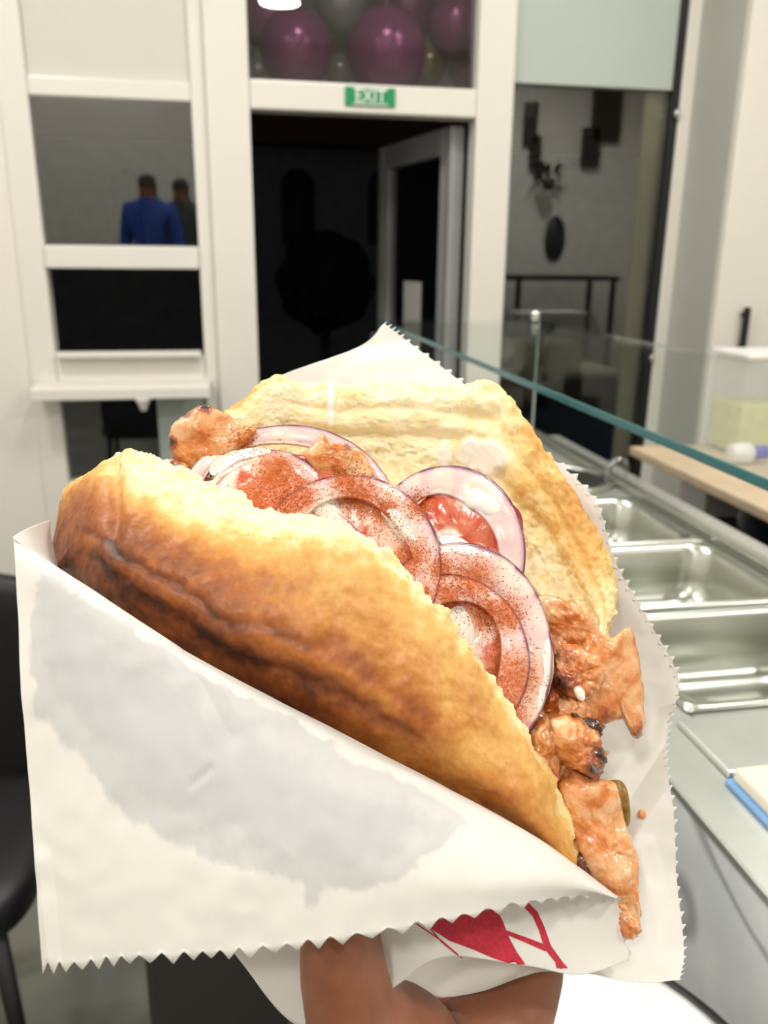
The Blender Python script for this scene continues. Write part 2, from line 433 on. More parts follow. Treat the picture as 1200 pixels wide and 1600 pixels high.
# hatch column
z_a, z_b = WZ(180, 154), WZ(180, 384)        # upper pane
z_c, z_d = WZ(190, 420), WZ(195, 546)        # open hatch
z_e = WZ(170, 604)
fr('rail', wl, wr, WZ(165, 122), z_a)
fr('infill_panel', wl, wr, WZ(165, 122), 3.0, YW+.02, YW+.05, 'frost_w', .003)
fr('rail', wl, wr, 3.0, TOPZ)
fr('rail', wl, wr, z_c, z_b, D0-.012, D1)
fr('rail', wl, wr, z_e-.01, z_d-.03, D0, D1)
fr('infill_panel', wr-.20, wr, .62, z_e-.01, YW+.03, YW+.06, 'frost_g', .003)
fr('rail', wl, wr, 0, .62)
# door column
fr('rail', dl, dr, dtop, tbot, D0-.015, D1)
fr('rail', dl, dr, 2.95, TOPZ)
# right column
zf = WZ(930, 134)
fr('infill_panel', px0, px1, zf, 2.95, YW+.015, YW+.045, 'frost_g', .003)
fr('rail', px0, px1, 2.95, TOPZ)
fr('rail', px0, px1, 0, .35)
fr('gasket', px1+.004, px1+.035, .35, 2.95, YW+.01, YW+.06, 'black', .003)
fr('reveal_strip', px1-.085, px1, .35, zf, YW+.065, YW+.09, 'olive', .002)
for zz in (WZ(1050, 178), WZ(1015, 560)):
    o = lathe('hinge_pin', [(.004, -.018), (.012, -.016), (.012, .016), (.004, .018)], (px1+.02, YW-.005, zz), MT['steel'], front, 16)

def window(name, x0, x1, z0, z1, y, label, tilt=0, mat='pane'):
    o = box(name, (x0, y-.004, z0), (x1, y+.004, z1), MT[mat], None, 0)
    if tilt: o.rotation_euler.x = tilt
    return struct(o, label)
TILT = math.radians(3.2)
window('window_1', wl-.002, wr+.002, z_b-.005, z_a+.01, YW+.045, 'dark reflective pane above the serving hatch', TILT)
window('window_2', dl, dr, tbot, 2.95, YW+.05, 'transom pane above the open door with balloons behind', 0, 'pane_t')
window('window_3', px0, px1, .35, zf, YW+.05, 'tall dark pane right of the door')
window('window_4', wl, wr-.20, .62, z_e-.01, YW+.05, 'low dark pane under the serving shelf')

# serving shelf under the open hatch
sh = tag(empty('serving_shelf', ((wl+wr)/2, YW-.1, z_e)), 'white folding serving shelf below the open hatch on the left', 'shelf')
zs0 = z_e
box('shelf_board', (wl-.075, YW-.13, z_e+.002), (wr+.02, YW-.002, z_e+.022), MT['upvc'], sh, .006)
box('shelf_edge', (wl-.075, YW-.145, z_e-.03), (wr+.02, YW-.128, z_e+.012), MT['upvc'], sh, .005)
box('upper_track', (wl+.01, YW-.05, z_d-.028), (wr-.01, YW-.004, z_d-.004), MT['upvc'], sh, .006)
lathe('catch', [(.004, -.05), (.012, -.048), (.017, -.03), (.026, -.012), (.034, 0)], (wl+.58*(wr-wl), YW-.12, z_e-.03), MT['upvc'], sh, 20)

# open door leaf, hinged on the right, swung outwards
lz0, lz1 = .01, dtop-.015
hx, hy = dr-.012, YW+.10
ang = math.radians(180-79)                   # direction of the leaf from the hinge
ux = np.array([math.cos(ang), math.sin(ang), 0]); vx = np.array([-ux[1], ux[0], 0])
door = struct(empty('door_1', (hx, hy, 0)), 'glazed white door leaf swung open to the outside')
LWD = .80
def leaf(name, a0, a1, z0, z1, t0, t1, mat, parent=door, bev=.004):
    o = box(name, (a0, t0, z0), (a1, t1, z1), MT[mat], None, bev)
    # rotate about hinge
    vs = np.array([v.co[:] for v in o.data.vertices])+np.array(o['_o'])
    wv = np.array([hx, hy, 0])+vs[:, :1]*ux+vs[:, 1:2]*vx+np.array([0, 0, 1])*vs[:, 2:]
    fs = [list(p.vertices) for p in o.data.polygons]
    bpy.data.objects.remove(o)
    q = mk(name, wv, fs, MT[mat], parent, smooth=False); recalc(q); return q
leaf('stile', 0, .035, lz0, lz1, 0, .06, 'alu'); leaf('stile', .036, .075, lz0, lz1, .008, .05, 'alu'); leaf('stile', .076, .10, lz0, lz1, .0, .06, 'alu')
leaf('stile', LWD-.10, LWD-.055, lz0, lz1, 0, .06, 'alu'); leaf('stile', LWD-.054, LWD, lz0, lz1, .006, .066, 'alu')
leaf('rail', .10, LWD-.10, lz1-.10, lz1, 0, .06, 'alu'); leaf('rail', .10, LWD-.10, lz0, lz0+.25, 0, .06, 'alu')
leaf('pane', .10, LWD-.10, lz0+.25, lz1-.10, .026, .034, 'pane', bev=0)
leaf('notice', .32, .52, 1.02, 1.40, .036, .038, 'frost_w', bev=0)
leaf('handle', LWD-.06, LWD-.03, 1.0, 1.14, .066, .12, 'steel'); leaf('handle', LWD-.16, LWD-.03, 1.03, 1.05, .10, .12, 'steel')

# exit sign on the transom rail
ex0, ex1 = WX(538, 152), WX(616, 154); ez0, ez1 = WZ(577, 167.5), WZ(577, 138)
sg = tag(empty('exit_sign', ((ex0+ex1)/2, YW-.03, ez0)), 'small green exit sign with white letters above the door', 'sign')
box('sign_board', (ex0, YW-.024, ez0), (ex1, YW-.016, ez1), MT['green'], sg, .002)
tc = bpy.data.curves.new('exit_text', 'FONT'); tc.body = 'EXIT'; tc.align_x = 'CENTER'; tc.align_y = 'CENTER'; tc.size = .066; tc.extrude = .0012
to = bpy.data.objects.new('exit_text', tc); COL.objects.link(to)
me = bpy.data.meshes.new_from_object(to.evaluated_get(bpy.context.evaluated_depsgraph_get()))
vs = np.array([v.co[:] for v in me.vertices]); fs = [list(p.vertices) for p in me.polygons]
bpy.data.objects.remove(to)
sc = (ex1-ex0)*.60/(vs[:, 0].max()-vs[:, 0].min())
wv = np.stack([(ex0+ex1)/2+vs[:, 0]*sc, YW-.0255+vs[:, 2], (ez0+ez1)/2+vs[:, 1]*sc*1.1], 1)
mk('lettering', wv, fs, MT['white'], sg, smooth=False)
boxes('border_line', [((ex0+.03, YW-.0265, ez1-.008), (ex1-.03, YW-.024, ez1-.004)), ((ex0+.03, YW-.0265, ez0+.004), (ex1-.03, YW-.024, ez0+.008))], MT['white'], sg, 0)

# ------------------------------------------------------------------ ceiling lamps
def lamp(x, y, label, r=.16, watts=LAMP_W):
    e = tag(empty('ceiling_lamp', (x, y, CEIL-.06)), label, 'lamp', 'round ceiling lamps')
    lathe('housing', [(.02, CEIL), (r+.02, CEIL), (r+.025, CEIL-.05), (r+.012, CEIL-.06), (r+.004, CEIL-.052), (.02, CEIL-.05)], (x, y, 0), MT['white'], e, 40)
    lathe('diffuser', [(.01, CEIL-.0495), (r, CEIL-.0505), (r-.01, CEIL-.058), (.01, CEIL-.062)], (x, y, 0), MT['diffuser'], e, 40)
    ld = bpy.data.lights.new('lamp_light', 'AREA'); ld.shape = 'DISK'; ld.size = 2*r; ld.energy = watts; ld.color = LAMP_C
    lo = bpy.data.objects.new('lamp_light', ld); COL.objects.link(lo); lo.parent = e; lo.location = (0, 0, -.01)
MT['diffuser'] = emit_mat('lamp_diffuser', LAMP_C, 6.0)
rr = ray(438, -4); tt = (CEIL-.06-CAM[2])/rr[2]; h = CAM+rr*tt
lamp(float(h[0]), float(2*YW-h[1]) if h[1] > YW else float(h[1]), 'round ceiling lamp mirrored in the transom pane above the door', watts=19)
lamp(-1.05, 1.75, 'round ceiling lamp near the serving hatch', watts=27)
lamp(.45, 1.95, 'added round ceiling lamp before the open door, brightening the shop front', watts=20)  # unseen lamp put in to light the front wall more than the sandwich
lamp(-1.45, .55, 'added round ceiling lamp along the left side wall, brightening the counter front', watts=16)  # extra unseen lamp, added to lift the counter front and the bread's left
lamp(1.75, 1.55, 'round ceiling lamp over the counter', watts=27)
lamp(3.1, -.9, 'round ceiling lamp at the far seating corner', watts=60)
lamp(-1.1, -1.5, 'round ceiling lamp by the rear wall', watts=28)

# ------------------------------------------------------------------ tall cabinet and rear bench on the right
cy = 3.08; cx0 = float(onY(1140, 300, cy)[0])
tcab = tag(empty('tall_cabinet', (cx0+.5, cy+.15, 0)), 'tall white cabinet with a black bar handle at the right edge', 'cabinet')
box('body', (cx0, cy+.022, 0), (cx0+1.2, YW-.002, 3.2), MT['wall'], tcab, .004)
box('grey_side', (cx0-.006, cy+.0225, 0), (cx0-.0005, YW-.002, 3.2), MT['frost_s'], tcab, 0)  # thin grey sheet over the body's left side, darker than the front
box('cabinet_door', (cx0+.002, cy, .05), (cx0+1.198, cy+.02, 3.18), MT['upvc'], tcab, .004)
ha, hb = onY(1169, 480, cy-.03), onY(1163, 557, cy-.03)
boxes('handle', [((ha[0]-.014, cy-.035, hb[2]), (ha[0]+.014, cy-.02, ha[2])), ((ha[0]-.01, cy-.025, hb[2]+.02), (ha[0]+.01, cy+.002, hb[2]+.04)), ((ha[0]-.01, cy-.025, ha[2]-.04), (ha[0]+.01, cy+.002, ha[2]-.02))], MT['black'], tcab, .004)

bz = .90
bench = tag(empty('work_bench', (1.7, 1.2, 0)), 'beige topped work bench behind the glass counter', 'bench')
box('bench_top', (1.32, -.2, bz-.03), (2.2, 2.56, bz), MT['beige'], bench, .006)
box('body', (1.38, -.15, 0), (2.18, 2.52, bz-.20), MT['navy'], bench, .01)
box('rear_panel', (1.75, -.15, bz-.20), (2.18, 2.52, bz-.03), MT['dark'], bench, .004)
ba = onZ(1098, 812, bz-.20)
wb = tag(box('white_box', (ba[0], ba[1], bz-.199), (ba[0]+.13, ba[1]+.16, bz-.09), MT['white'], None, .01), 'small white box in the dark gap below the bench top', 'box')
# frosted tub with yellow liquid and bottle lying before it
q_ = onZ(1150, 716, bz); tx, ty = float(q_[0]), float(q_[1])
tub = tag(empty('plastic_tub', (tx+.15, ty+.08, bz)), 'frosted plastic tub of pale yellow liquid on the bench', 'tub')
box('tub_wall', (tx, ty, bz+.002), (tx+.36, ty+.20, bz+.31), MT['frosty'], tub, .02, 4)
box('liquid', (tx+.008, ty+.008, bz+.008), (tx+.352, ty+.192, bz+.17), MT['yellow'], tub, .018, 4)
box('lid', (tx-.006, ty-.006, bz+.311), (tx+.366, ty+.206, bz+.33), MT['white'], tub, .008)
bt = tag(empty('small_bottle', (tx+.02, ty-.06, bz)), 'small white bottle with a blue cap lying before the tub', 'bottle')
q_ = onZ(1172, 724, bz); bx_, by_ = float(q_[0]), float(q_[1])
tube('bottle_body', [(bx_-.075, by_, bz+.034), (bx_-.07, by_, bz+.034), (bx_-.04, by_, bz+.034), (bx_-.01, by_, bz+.034), (bx_+.005, by_, bz+.034)], [.02, .030, .033, .033, .018], MT['white'], bt, 20)
tube('bottle_cap', [(bx_+.003, by_, bz+.034), (bx_+.05, by_, bz+.034)], .022, MT['blue'], bt, 20)

# ------------------------------------------------------------------ glass counter
CT = 1.0; GX0, GX1, GY0, GY1 = .43, .90, -.6, 2.31; GZ = 1.338
ctr = tag(empty('serving_counter', (.67, 1.0, 0)), 'serving counter with steel top and white marbled front on the right', 'counter')
box('body', (GX0+.012, GY0, .08), (GX1+.05, GY1, CT-.20), MT['dark'], ctr, .004)
box('plinth', (GX0+.06, GY0+.02, 0), (GX1, GY1-.02, .08), MT['black'], ctr, 0)
n = 4
for i in range(n):                            # front cladding panels
    y0 = GY0+(GY1-GY0)*i/n; y1 = GY0+(GY1-GY0)*(i+1)/n
    box('front_panel', (GX0-.006, y0+.002, .08), (GX0+.012, y1-.002, CT-.012), MT['marble'], ctr, .003)
PX0, PX1 = .505, .845
rows = [1.61, 1.325, 1.045, .765]             # ridges between the pans
strips = [((GX0-.012, GY0, CT-.012), (PX0, GY1, CT)), ((PX1, GY0, CT-.012), (GX1+.06, GY1, CT)), ((PX0, rows[0], CT-.012), (PX1, GY1, CT)), ((PX0, GY0, CT-.012), (PX1, .42, CT))]
for r_ in rows[1:]: strips.append(((PX0, r_-.012, CT-.012), (PX1, r_+.012, CT)))
boxes('steel_top', strips, MT['steelb'], ctr, .002)
box('side_wall', (GX1+.03, GY0, CT-.20), (GX1+.05, GY1, CT-.012), MT['dark'], ctr, 0)
box('end_wall', (GX0+.012, GY1-.02, CT-.20), (GX1+.05, GY1, CT-.012), MT['dark'], ctr, 0)
box('back_rail', (PX1+.02, GY0, CT+.0005), (PX1+.045, GY1, CT+.02), MT['steel'], ctr, .006)

def rrect(x0, x1, y0, y1, r, n=8):
    pts = []
    for cx, cy_, a0 in ((x1-r, y1-r, 0), (x0+r, y1-r, 90), (x0+r, y0+r, 180), (x1-r, y0+r, 270)):
        for k in range(n+1):
            a = math.radians(a0+90*k/n); pts.append((cx+r*math.cos(a), cy_+r*math.sin(a)))
    return pts
def pan(x0, x1, y0, y1, depth, label):
    lv = [(0, .0015, .006), (.0, .004, .006), (.008, .006, .03), (.016, .004, .04), (.020, -.004, .045), (.024, -depth*.55, .045), (.030, -depth+.016, .045), (.045, -depth+.002, .05), (.07, -depth, .05)]
    vs = []; fs = []
    for ins, dz, r in lv:
        for x, y in rrect(x0+ins, x1-ins, y0+ins, y1-ins, r): vs.append((x, y, CT+dz))
    n_ = len(vs)//len(lv)
    for j in range(len(lv)-1):
        for k in range(n_): fs.append([j*n_+k, j*n_+(k+1) % n_, (j+1)*n_+(k+1) % n_, (j+1)*n_+k])
    fs.append([(len(lv)-1)*n_+k for k in range(n_)])
    o = mk('steel_pan', vs, fs, MT['steel']); recalc(o)
    md = o.modifiers.new('solid', 'SOLIDIFY'); md.thickness = .0009; md.offset = -1
    return tag(o, label, 'pan', 'empty steel pans in the counter')
pan(PX0-.004, PX1+.012, rows[1]+.004, rows[0]+.012, .10, 'empty steel pan farthest from the viewer of the three in the counter')
pan(PX0-.004, PX1+.012, rows[2]+.004, rows[1]-.004, .10, 'empty steel pan in the middle of the three in the counter')
pan(PX0-.004, PX1+.012, rows[3]+.004, rows[2]-.004, .10, 'empty steel pan nearest to the viewer of the three in the counter')
tag(box('cover_plate', (PX0-.028, .648, CT+.0005), (PX1+.012, .752, CT+.0075), MT['steelb'], None, .003), 'flat steel cover plate next to the nearest pan', 'cover')
cb = tag(empty('cutting_board', (.65, .52, CT)), 'cream cutting board with blue edge on the counter', 'board')
box('board', (PX0-.03, .44, CT+.006), (PX1, .638, CT+.02), MT['cutting'], cb, .003)
box('blue_edge', (PX0-.036, .436, CT+.0005), (PX1+.002, .642, CT+.0055), MT['bluetrim'], cb, .002)
bp_ = onZ(915, 757, CT)
bowl = tag(empty('round_pot', (.755, 1.80, CT)), 'round dark pot with steel rim at the far end of the counter', 'pot')
bc = (.755, 1.80, CT)
lathe('rim', [(.105, .001), (.128, .001), (.130, .008), (.118, .012), (.106, .008)], bc, MT['steel'], bowl, 48, loop=True)
lathe('pot_inside', [(.01, .0012), (.104, .0012), (.106, .006), (.100, .005), (.01, .003)], bc, MT['black'], bowl, 48)
cl = tag(empty('glass_clamp', (GX1-.05, 1.78, CT)), 'round glass clamp disc standing on the far counter top', 'clamp')
pc = onZ(962, 757, CT)
lathe('disc', [(.004, -.003), (.028, -.003), (.030, 0), (.028, .003), (.004, .003)], (float(pc[0]), float(pc[1]), CT+.035), MT['clear'], cl, 32, 'y')
box('foot', (float(pc[0])-.012, float(pc[1])-.008, CT+.0005), (float(pc[0])+.012, float(pc[1])+.008, CT+.008), MT['steel'], cl, .002)

gs = tag(empty('glass_guard', (.67, 1.0, CT)), 'clear glass sneeze guard with teal edge standing on the counter', 'guard')
box('shelf_pane', (GX0-.02, GY0, GZ-.008), (GX1-.03, GY1, GZ), MT['shelfglass'], gs, 0)
box('front_edge', (GX0-.023, GY0, GZ-.0085), (GX0-.0195, GY1, GZ+.0005), MT['glassedge'], gs, .0012)
box('end_pane', (GX0-.02, GY1-.008, CT+.0005), (GX1-.03, GY1, GZ-.009), MT['shelfglass'], gs, 0)
box('end_edge', (GX1-.030, GY1-.009, CT+.0005), (GX1-.026, GY1+.001, GZ), MT['paleglass'], gs, .001)
lathe('corner_fitting', [(.004, -.012), (.014, -.012), (.014, .012), (.004, .012)], (GX1-.04, GY1-.004, GZ+.012), MT['steel'], gs, 20)

# ------------------------------------------------------------------ round table, bin, chair
tb = tag(empty('round_table', (.17, .43, 0)), 'small round white table with black rim below the hand', 'table')
tcx, tcy, tz, tr = .185, .405, .90, .202
lathe('table_top', [(.01, tz-.026), (tr-.012, tz-.026), (tr-.004, tz-.002), (tr-.012, tz), (.01, tz)], (tcx, tcy, 0), MT['white'], tb, 64)
lathe('rim', [(tr-.003, tz-.03), (tr+.006, tz-.03), (tr+.008, tz-.016), (tr+.006, tz-.003), (tr-.003, tz-.003)], (tcx, tcy, 0), MT['black'], tb, 64, loop=True)
lathe('leg', [(.028, .03), (.028, tz-.026)], (tcx, tcy, 0), MT['steelb'], tb, 24)
lathe('foot', [(.20, 0), (.20, .012), (.17, .022), (.03, .03)], (tcx, tcy, 0), MT['black'], tb, 48)

bn = tag(empty('waste_bin', (-.1, 1.2, 0)), 'dark grey waste bin standing on the floor behind the table', 'bin')
bxl = -.185
box('body', (bxl, 1.15, .02), (bxl+.36, 1.45, .56), MT['dark'], bn, .012)
box('lid', (bxl-.006, 1.144, .562), (bxl+.366, 1.456, .60), MT['black'], bn, .012)
box('foot', (bxl+.02, 1.17, 0), (bxl+.34, 1.43, .02), MT['black'], bn, .003)

# black upholstered chair at the left edge
chp = onZ(-30, 1480, .42); cxx, cyy = float(chp[0])-.16, float(chp[1])+.22
ch = tag(empty('black_chair', (cxx, cyy, 0)), 'black upholstered chair cut off by the left frame edge', 'chair')
def cushion(name, c, s, mat, parent, pw=4.0, n=20):
    vs = []; fs = []
    for i in range(n+1):
        th = math.pi*i/n-math.pi/2
        for j in range(2*n):
            ph = math.pi*j/n
            f = lambda v: math.copysign(abs(v)**(2/pw), v)
            vs.append((c[0]+s[0]*f(math.cos(th))*f(math.cos(ph)), c[1]+s[1]*f(math.cos(th))*f(math.sin(ph)), c[2]+s[2]*f(math.sin(th))))
    for i in range(n):
        for j in range(2*n): fs.append([i*2*n+j, i*2*n+(j+1) % (2*n), (i+1)*2*n+(j+1) % (2*n), (i+1)*2*n+j])
    o = mk(name, vs, fs, mat, parent); recalc(o); return o
cushion('seat', (cxx, cyy, .44), (.23, .23, .055), MT['blackgl'], ch)
cushion('backrest', (cxx+.02, cyy+.21, .66), (.225, .04, .25), MT['blackgl'], ch)
for sx in (-1, 1):
    for sy in (-1, 1):
        tube('leg', [(cxx+sx*.17, cyy+sy*.17, .40), (cxx+sx*.20, cyy+sy*.20, 0)], [.016, .012], MT['black'], ch)
for sx in (-1, 1): tube('back_post', [(cxx+sx*.14, cyy+.18, .42), (cxx+sx*.13+.02, cyy+.22, .60)], .012, MT['black'], ch)

# ------------------------------------------------------------------ outside, at night
struct(box('ground', (-9, YW+.1, -.1), (14, 24, -.01), MT['asphalt'], None, 0), 'dark street outside')
FY = 11.0
bld = tag(empty('building_facade', (1, FY, 0)), 'dark house front with arched windows across the street', 'building')
box('wall', (-9, FY, -.01), (14, FY+.4, 4.2), MT['facade'], bld, 0)
cz = float(onY(560, 232, FY)[2])
box('cornice', (-9, FY-.25, cz), (14, FY+.4, cz+.25), MT['roofedge'], bld, .02)
box('roof', (-9, FY-.1, cz+.25), (14, FY+3, cz+2.2), MT['roofedge'], bld, .02)
def arch(cxp, top, bot, wpx):
    a = onY(cxp-wpx/2, top, FY-.02); b = onY(cxp+wpx/2, bot, FY-.02)
    x0, x1, z1, z0 = a[0], b[0], a[2], b[2]; r = (x1-x0)/2; cx = (x0+x1)/2
    pts = [(x0, z0), (x1, z0)]+[(cx+r*math.cos(t), z1-r+r*math.sin(t)) for t in np.linspace(0, math.pi, 14)]
    n_ = len(pts); vs = [(x, FY-.03, z) for x, z in pts]+[(x, FY-.004, z) for x, z in pts]
    fs = [list(range(n_)), [n_+k for k in range(n_)][::-1]]+[[k, n_+k, n_+(k+1) % n_, (k+1) % n_] for k in range(n_)]
    f_ = mk('arched_window', vs, fs, MT['black'], bld, smooth=False); recalc(f_)
    boxes('glazing_bar', [((cx-.02, FY-.045, z0), (cx+.02, FY-.03, z1-.05)), ((x0, FY-.045, z1-r-.02), (x1, FY-.03, z1-r+.02))], MT['walnut'], f_, 0)
for c_ in (200, 333, 466, 603): arch(c_, 262, 382, 54)
# clipped round bush
bc_ = P(508, 440, 7.0); bush = tag(empty('round_bush', (float(bc_[0]), float(bc_[1]), 0)), 'round clipped bush outside the open door', 'bush')
bm = bmesh.new(); bmesh.ops.create_icosphere(bm, subdivisions=4, radius=.40)
for v in bm.verts:
    v.co *= 1+.18*noise.noise(v.co*9)+.06*noise.noise(v.co*30); v.co += Vector(bc_)
vs = [list(v.co) for v in bm.verts]; fs = [[q.index for q in f.verts] for f in bm.faces]; bm.free()
mk('foliage', vs, fs, MT['leaf'], bush, smooth=False)
tube('trunk', [(bc_[0], bc_[1], -.01), (bc_[0], bc_[1], bc_[2]-.3)], .04, MT['walnut'], bush)
# canopy soffit and balloons behind the transom
box_o = struct(box('trim_1', (dl-.6, YW+.12, 3.0), (dr+.6, YW+1.2, 3.06), MT['facade'], None, .01), 'soffit over the entrance outside')
tb_ = box('trim_2', (dl-.6, YW+1.0, 2.2), (dr+.6, YW+1.05, 3.0), MT['facade'], None, .004); struct(tb_, 'grey board behind the balloons over the entrance')
bal = [(462, 80, 56, 'bal_p', 'purple balloon lower left behind the transom pane'), (603, 85, 62, 'bal_p', 'purple balloon lower middle behind the transom pane'),
       (712, 42, 44, 'bal_p', 'purple balloon at the right end behind the transom pane'), (412, 28, 40, 'bal_p', 'purple balloon at the upper left corner behind the transom pane'),
       (402, 116, 26, 'bal_g', 'small silver balloon at the lower left corner behind the transom pane'), (533, 10, 40, 'bal_g', 'silver balloon at the top middle behind the transom pane'),
       (672, 100, 27, 'bal_y', 'small champagne balloon between the purple ones on the right'), (640, 15, 42, 'bal_p', 'purple balloon above the champagne balloon behind the transom'),
       (531, 112, 22, 'bal_g', 'tiny silver balloon between the two lower purple balloons'), (728, 108, 28, 'bal_p', 'small purple balloon at the lower right corner behind the transom')]
for i, (bx_, by_, br, mt, lab) in enumerate(bal):
    Y = YW+(.30 if i < 3 else .66); c = onY(bx_, by_, Y); d = (c-CAM)@fw; r = br/F*d
    e = tag(empty('balloon', (c[0], c[1], c[2]-r*1.15)), lab, 'balloon', 'balloons above the entrance')
    prof = [(r*math.sin(t)*(1-.06*math.cos(t)), -r*1.08*math.cos(t)) for t in np.linspace(.06, math.pi-.03, 20)]
    lathe('skin', prof, c, MT[mt], e, 32)
    lathe('knot', [(.003, r*1.08+.018), (.010, r*1.08+.016), (.004, r*1.08+.006), (.006, r*1.08-.004)], c, MT[mt], e, 12)
    tube('string', [(c[0], c[1], c[2]+r*1.08+.012), (c[0], c[1], 2.999) if i < 3 else (c[0], YW+1.0, c[2]+r*1.08+.02)], .0012, MT['white'], e, 6)

# ------------------------------------------------------------------ things behind the viewer, mirrored in the panes
def mirrored(px, py, Yreal, tilt=0.0, planeY=YW+.041, zc=1.9):
    r = ray(px, py); nrm = np.array([0, -math.cos(tilt), -math.sin(tilt)]); p0 = np.array([0, planeY, zc])
    t = ((p0-CAM)@nrm)/(r@nrm); h = CAM+r*t; q = r-2*(r@nrm)*nrm
    return h+q*((Yreal-h[1])/q[1])
def step_shelf(pts, label):
    """pts: pixel rectangles seen mirrored in the tall right pane"""
    e = None
    for (a, b, c, d) in pts:
        p = mirrored(a, b, YB+.02); q = mirrored(c, d, YB+.02)
        if e is None: e = tag(empty('wall_ornament', ((p[0]+q[0])/2, YB, q[2])), label, 'ornament')
        box('slab', (p[0], YB+.001, p[2]), (q[0], YB+.09, q[2]), MT['walnut'], e, .004)
step_shelf([(821, 160, 836, 226), (829, 212, 842, 262), (836, 252, 846, 280)], 'narrow dark stepped ornament on the rear wall, mirrored beside the door')
step_shelf([(932, 100, 964, 222), (912, 200, 932, 262)], 'wide dark stepped ornament on the rear wall, mirrored by the olive strip')
pl = mirrored(858, 280, YB+.25)
plant = tag(empty('hanging_plant', (float(pl[0]), float(pl[1]), float(pl[2]))), 'dark hanging plant on the rear wall, mirrored under the stepped ornament', 'plant')
lathe('pot', [(.05, -.10), (.08, 0), (.075, 0), (.05, -.08)], pl, MT['walnut'], plant, 20)
for i in range(9):
    a = i*2.4; d_ = Vector((math.cos(a), math.sin(a)*.6, 0))
    b0 = Vector(pl); tp = b0+d_*.22+Vector((0, 0, .12-.3*(i % 3)/2)); md_ = b0+d_*.12+Vector((0, 0, .14)); sd = Vector((-d_.y, d_.x, 0))*.035
    mk('leaf', [list(b0), list(md_+sd), list(tp), list(md_-sd), list(md_+Vector((0, 0, .02)))], [[0, 1, 4], [1, 2, 4], [2, 3, 4], [3, 0, 4]], MT['leaf'], plant)
ov = mirrored(866, 390, YB+.02)
o = lathe('oval_mirror', [(.02, 0), (.115, 0), (.12, .015), (.02, .02)], ov, MT['black'], None, 40, 'y'); o.scale.z = 2.0; tag(o, 'black oval plaque on the rear wall, mirrored above the dark tables', 'plaque')
tp = mirrored(880, 430, YB+.6)
rt = tag(empty('dark_table', (float(tp[0]), YB+.6, 0)), 'dark dining table by the rear wall, mirrored low in the right pane', 'table')
box('table_top', (tp[0]-.7, YB+.25, tp[2]-.05), (tp[0]+.5, YB+.95, tp[2]), MT['walnut'], rt, .006)
for sx in (-.62, .42):
    for sy in (.3, .9): box('leg', (tp[0]+sx, YB+sy-.02, 0), (tp[0]+sx+.05, YB+sy+.03, tp[2]-.05), MT['walnut'], rt, .003)

def skinned(name, verts, edges, radii, mat, parent=None, root=0, sub=2, thick=None):
    me = bpy.data.meshes.new(name+'_base'); me.from_pydata([tuple(v) for v in verts], edges, [])
    ob = bpy.data.objects.new(name+'_base', me); COL.objects.link(ob)
    sk = ob.modifiers.new('skin', 'SKIN'); sk.use_smooth_shade = True
    sd = me.skin_vertices[0].data
    for i, r in enumerate(radii):
        sd[i].radius = (r, r) if not isinstance(r, tuple) else r
        sd[i].use_root = (i == root)
    sb = ob.modifiers.new('sub', 'SUBSURF'); sb.levels = sub; sb.render_levels = sub
    bpy.context.view_layer.update()
    ev = ob.evaluated_get(bpy.context.evaluated_depsgraph_get()); m2 = bpy.data.meshes.new_from_object(ev)
    vs = np.array([v.co[:] for v in m2.vertices]); fs = [list(p.vertices) for p in m2.polygons]
    bpy.data.objects.remove(ob); bpy.data.meshes.remove(m2)
    return vs, fs
def person(x, y, face, H, jacket, trousers, label):
    e = tag(empty('person', (x, y, 0)), label, 'person')
    s = H/1.75; c, sn = math.cos(face), math.sin(face)
    def T(v): return (x+s*(v[0]*c-v[1]*sn), y+s*(v[0]*sn+v[1]*c), s*v[2])
    V = [(0, 0, .95), (0, .01, 1.15), (0, 0, 1.38), (0, 0, 1.48), (0, -.01, 1.60), (0, -.015, 1.70),
         (.10, 0, .90), (.11, -.01, .50), (.11, .02, .08), (.11, -.13, .04), (-.10, 0, .90), (-.11, -.01, .50), (-.11, .02, .08), (-.11, -.13, .04),
         (.19, 0, 1.40), (.25, .02, 1.13), (.24, -.10, .90), (.24, -.14, .80), (-.19, 0, 1.40), (-.25, .02, 1.13), (-.24, -.10, .90), (-.24, -.14, .80)]
    E_ = [(0, 1), (1, 2), (2, 3), (3, 4), (4, 5), (0, 6), (6, 7), (7, 8), (8, 9), (0, 10), (10, 11), (11, 12), (12, 13), (2, 14), (14, 15), (15, 16), (16, 17), (2, 18), (18, 19), (19, 20), (20, 21)]
    Rr = [.15, .15, .15, .06, .095, .075, .095, .07, .05, .04, .095, .07, .05, .04, .075, .06, .045, .035, .075, .06, .045, .035]
    vs, fs = skinned('person', [T(v) for v in V], E_, [r*s for r in Rr], None)
    o = mk('body', vs, fs, MT['skin'], e)
    o.data.materials.append(jacket); o.data.materials.append(trousers); o.data.materials.append(MT['walnut'])
    for p in o.data.polygons:
        z = (p.center.z+o['_o'][2])/s; ctr_ = np.array([p.center.x+o['_o'][0]-x, p.center.y+o['_o'][1]-y])/s
        fy = -ctr_[0]*sn+ctr_[1]*c
        if z > 1.50: p.material_index = 3 if (z > 1.60 or fy > -.03) else 0
        elif z > .92 or abs(ctr_[0]*c+ctr_[1]*sn) > .20 and z > .84: p.material_index = 1
        elif z > .07: p.material_index = 2 if abs(ctr_[0]*c+ctr_[1]*sn) < .2 else 0
        else: p.material_index = 3
    return e
JB = plain('blue_jacket', lin(24, 70, 170), .6); JG = plain('grey_green_coat', lin(70, 74, 66), .7); TD = plain('dark_trousers', lin(30, 32, 38), .8)
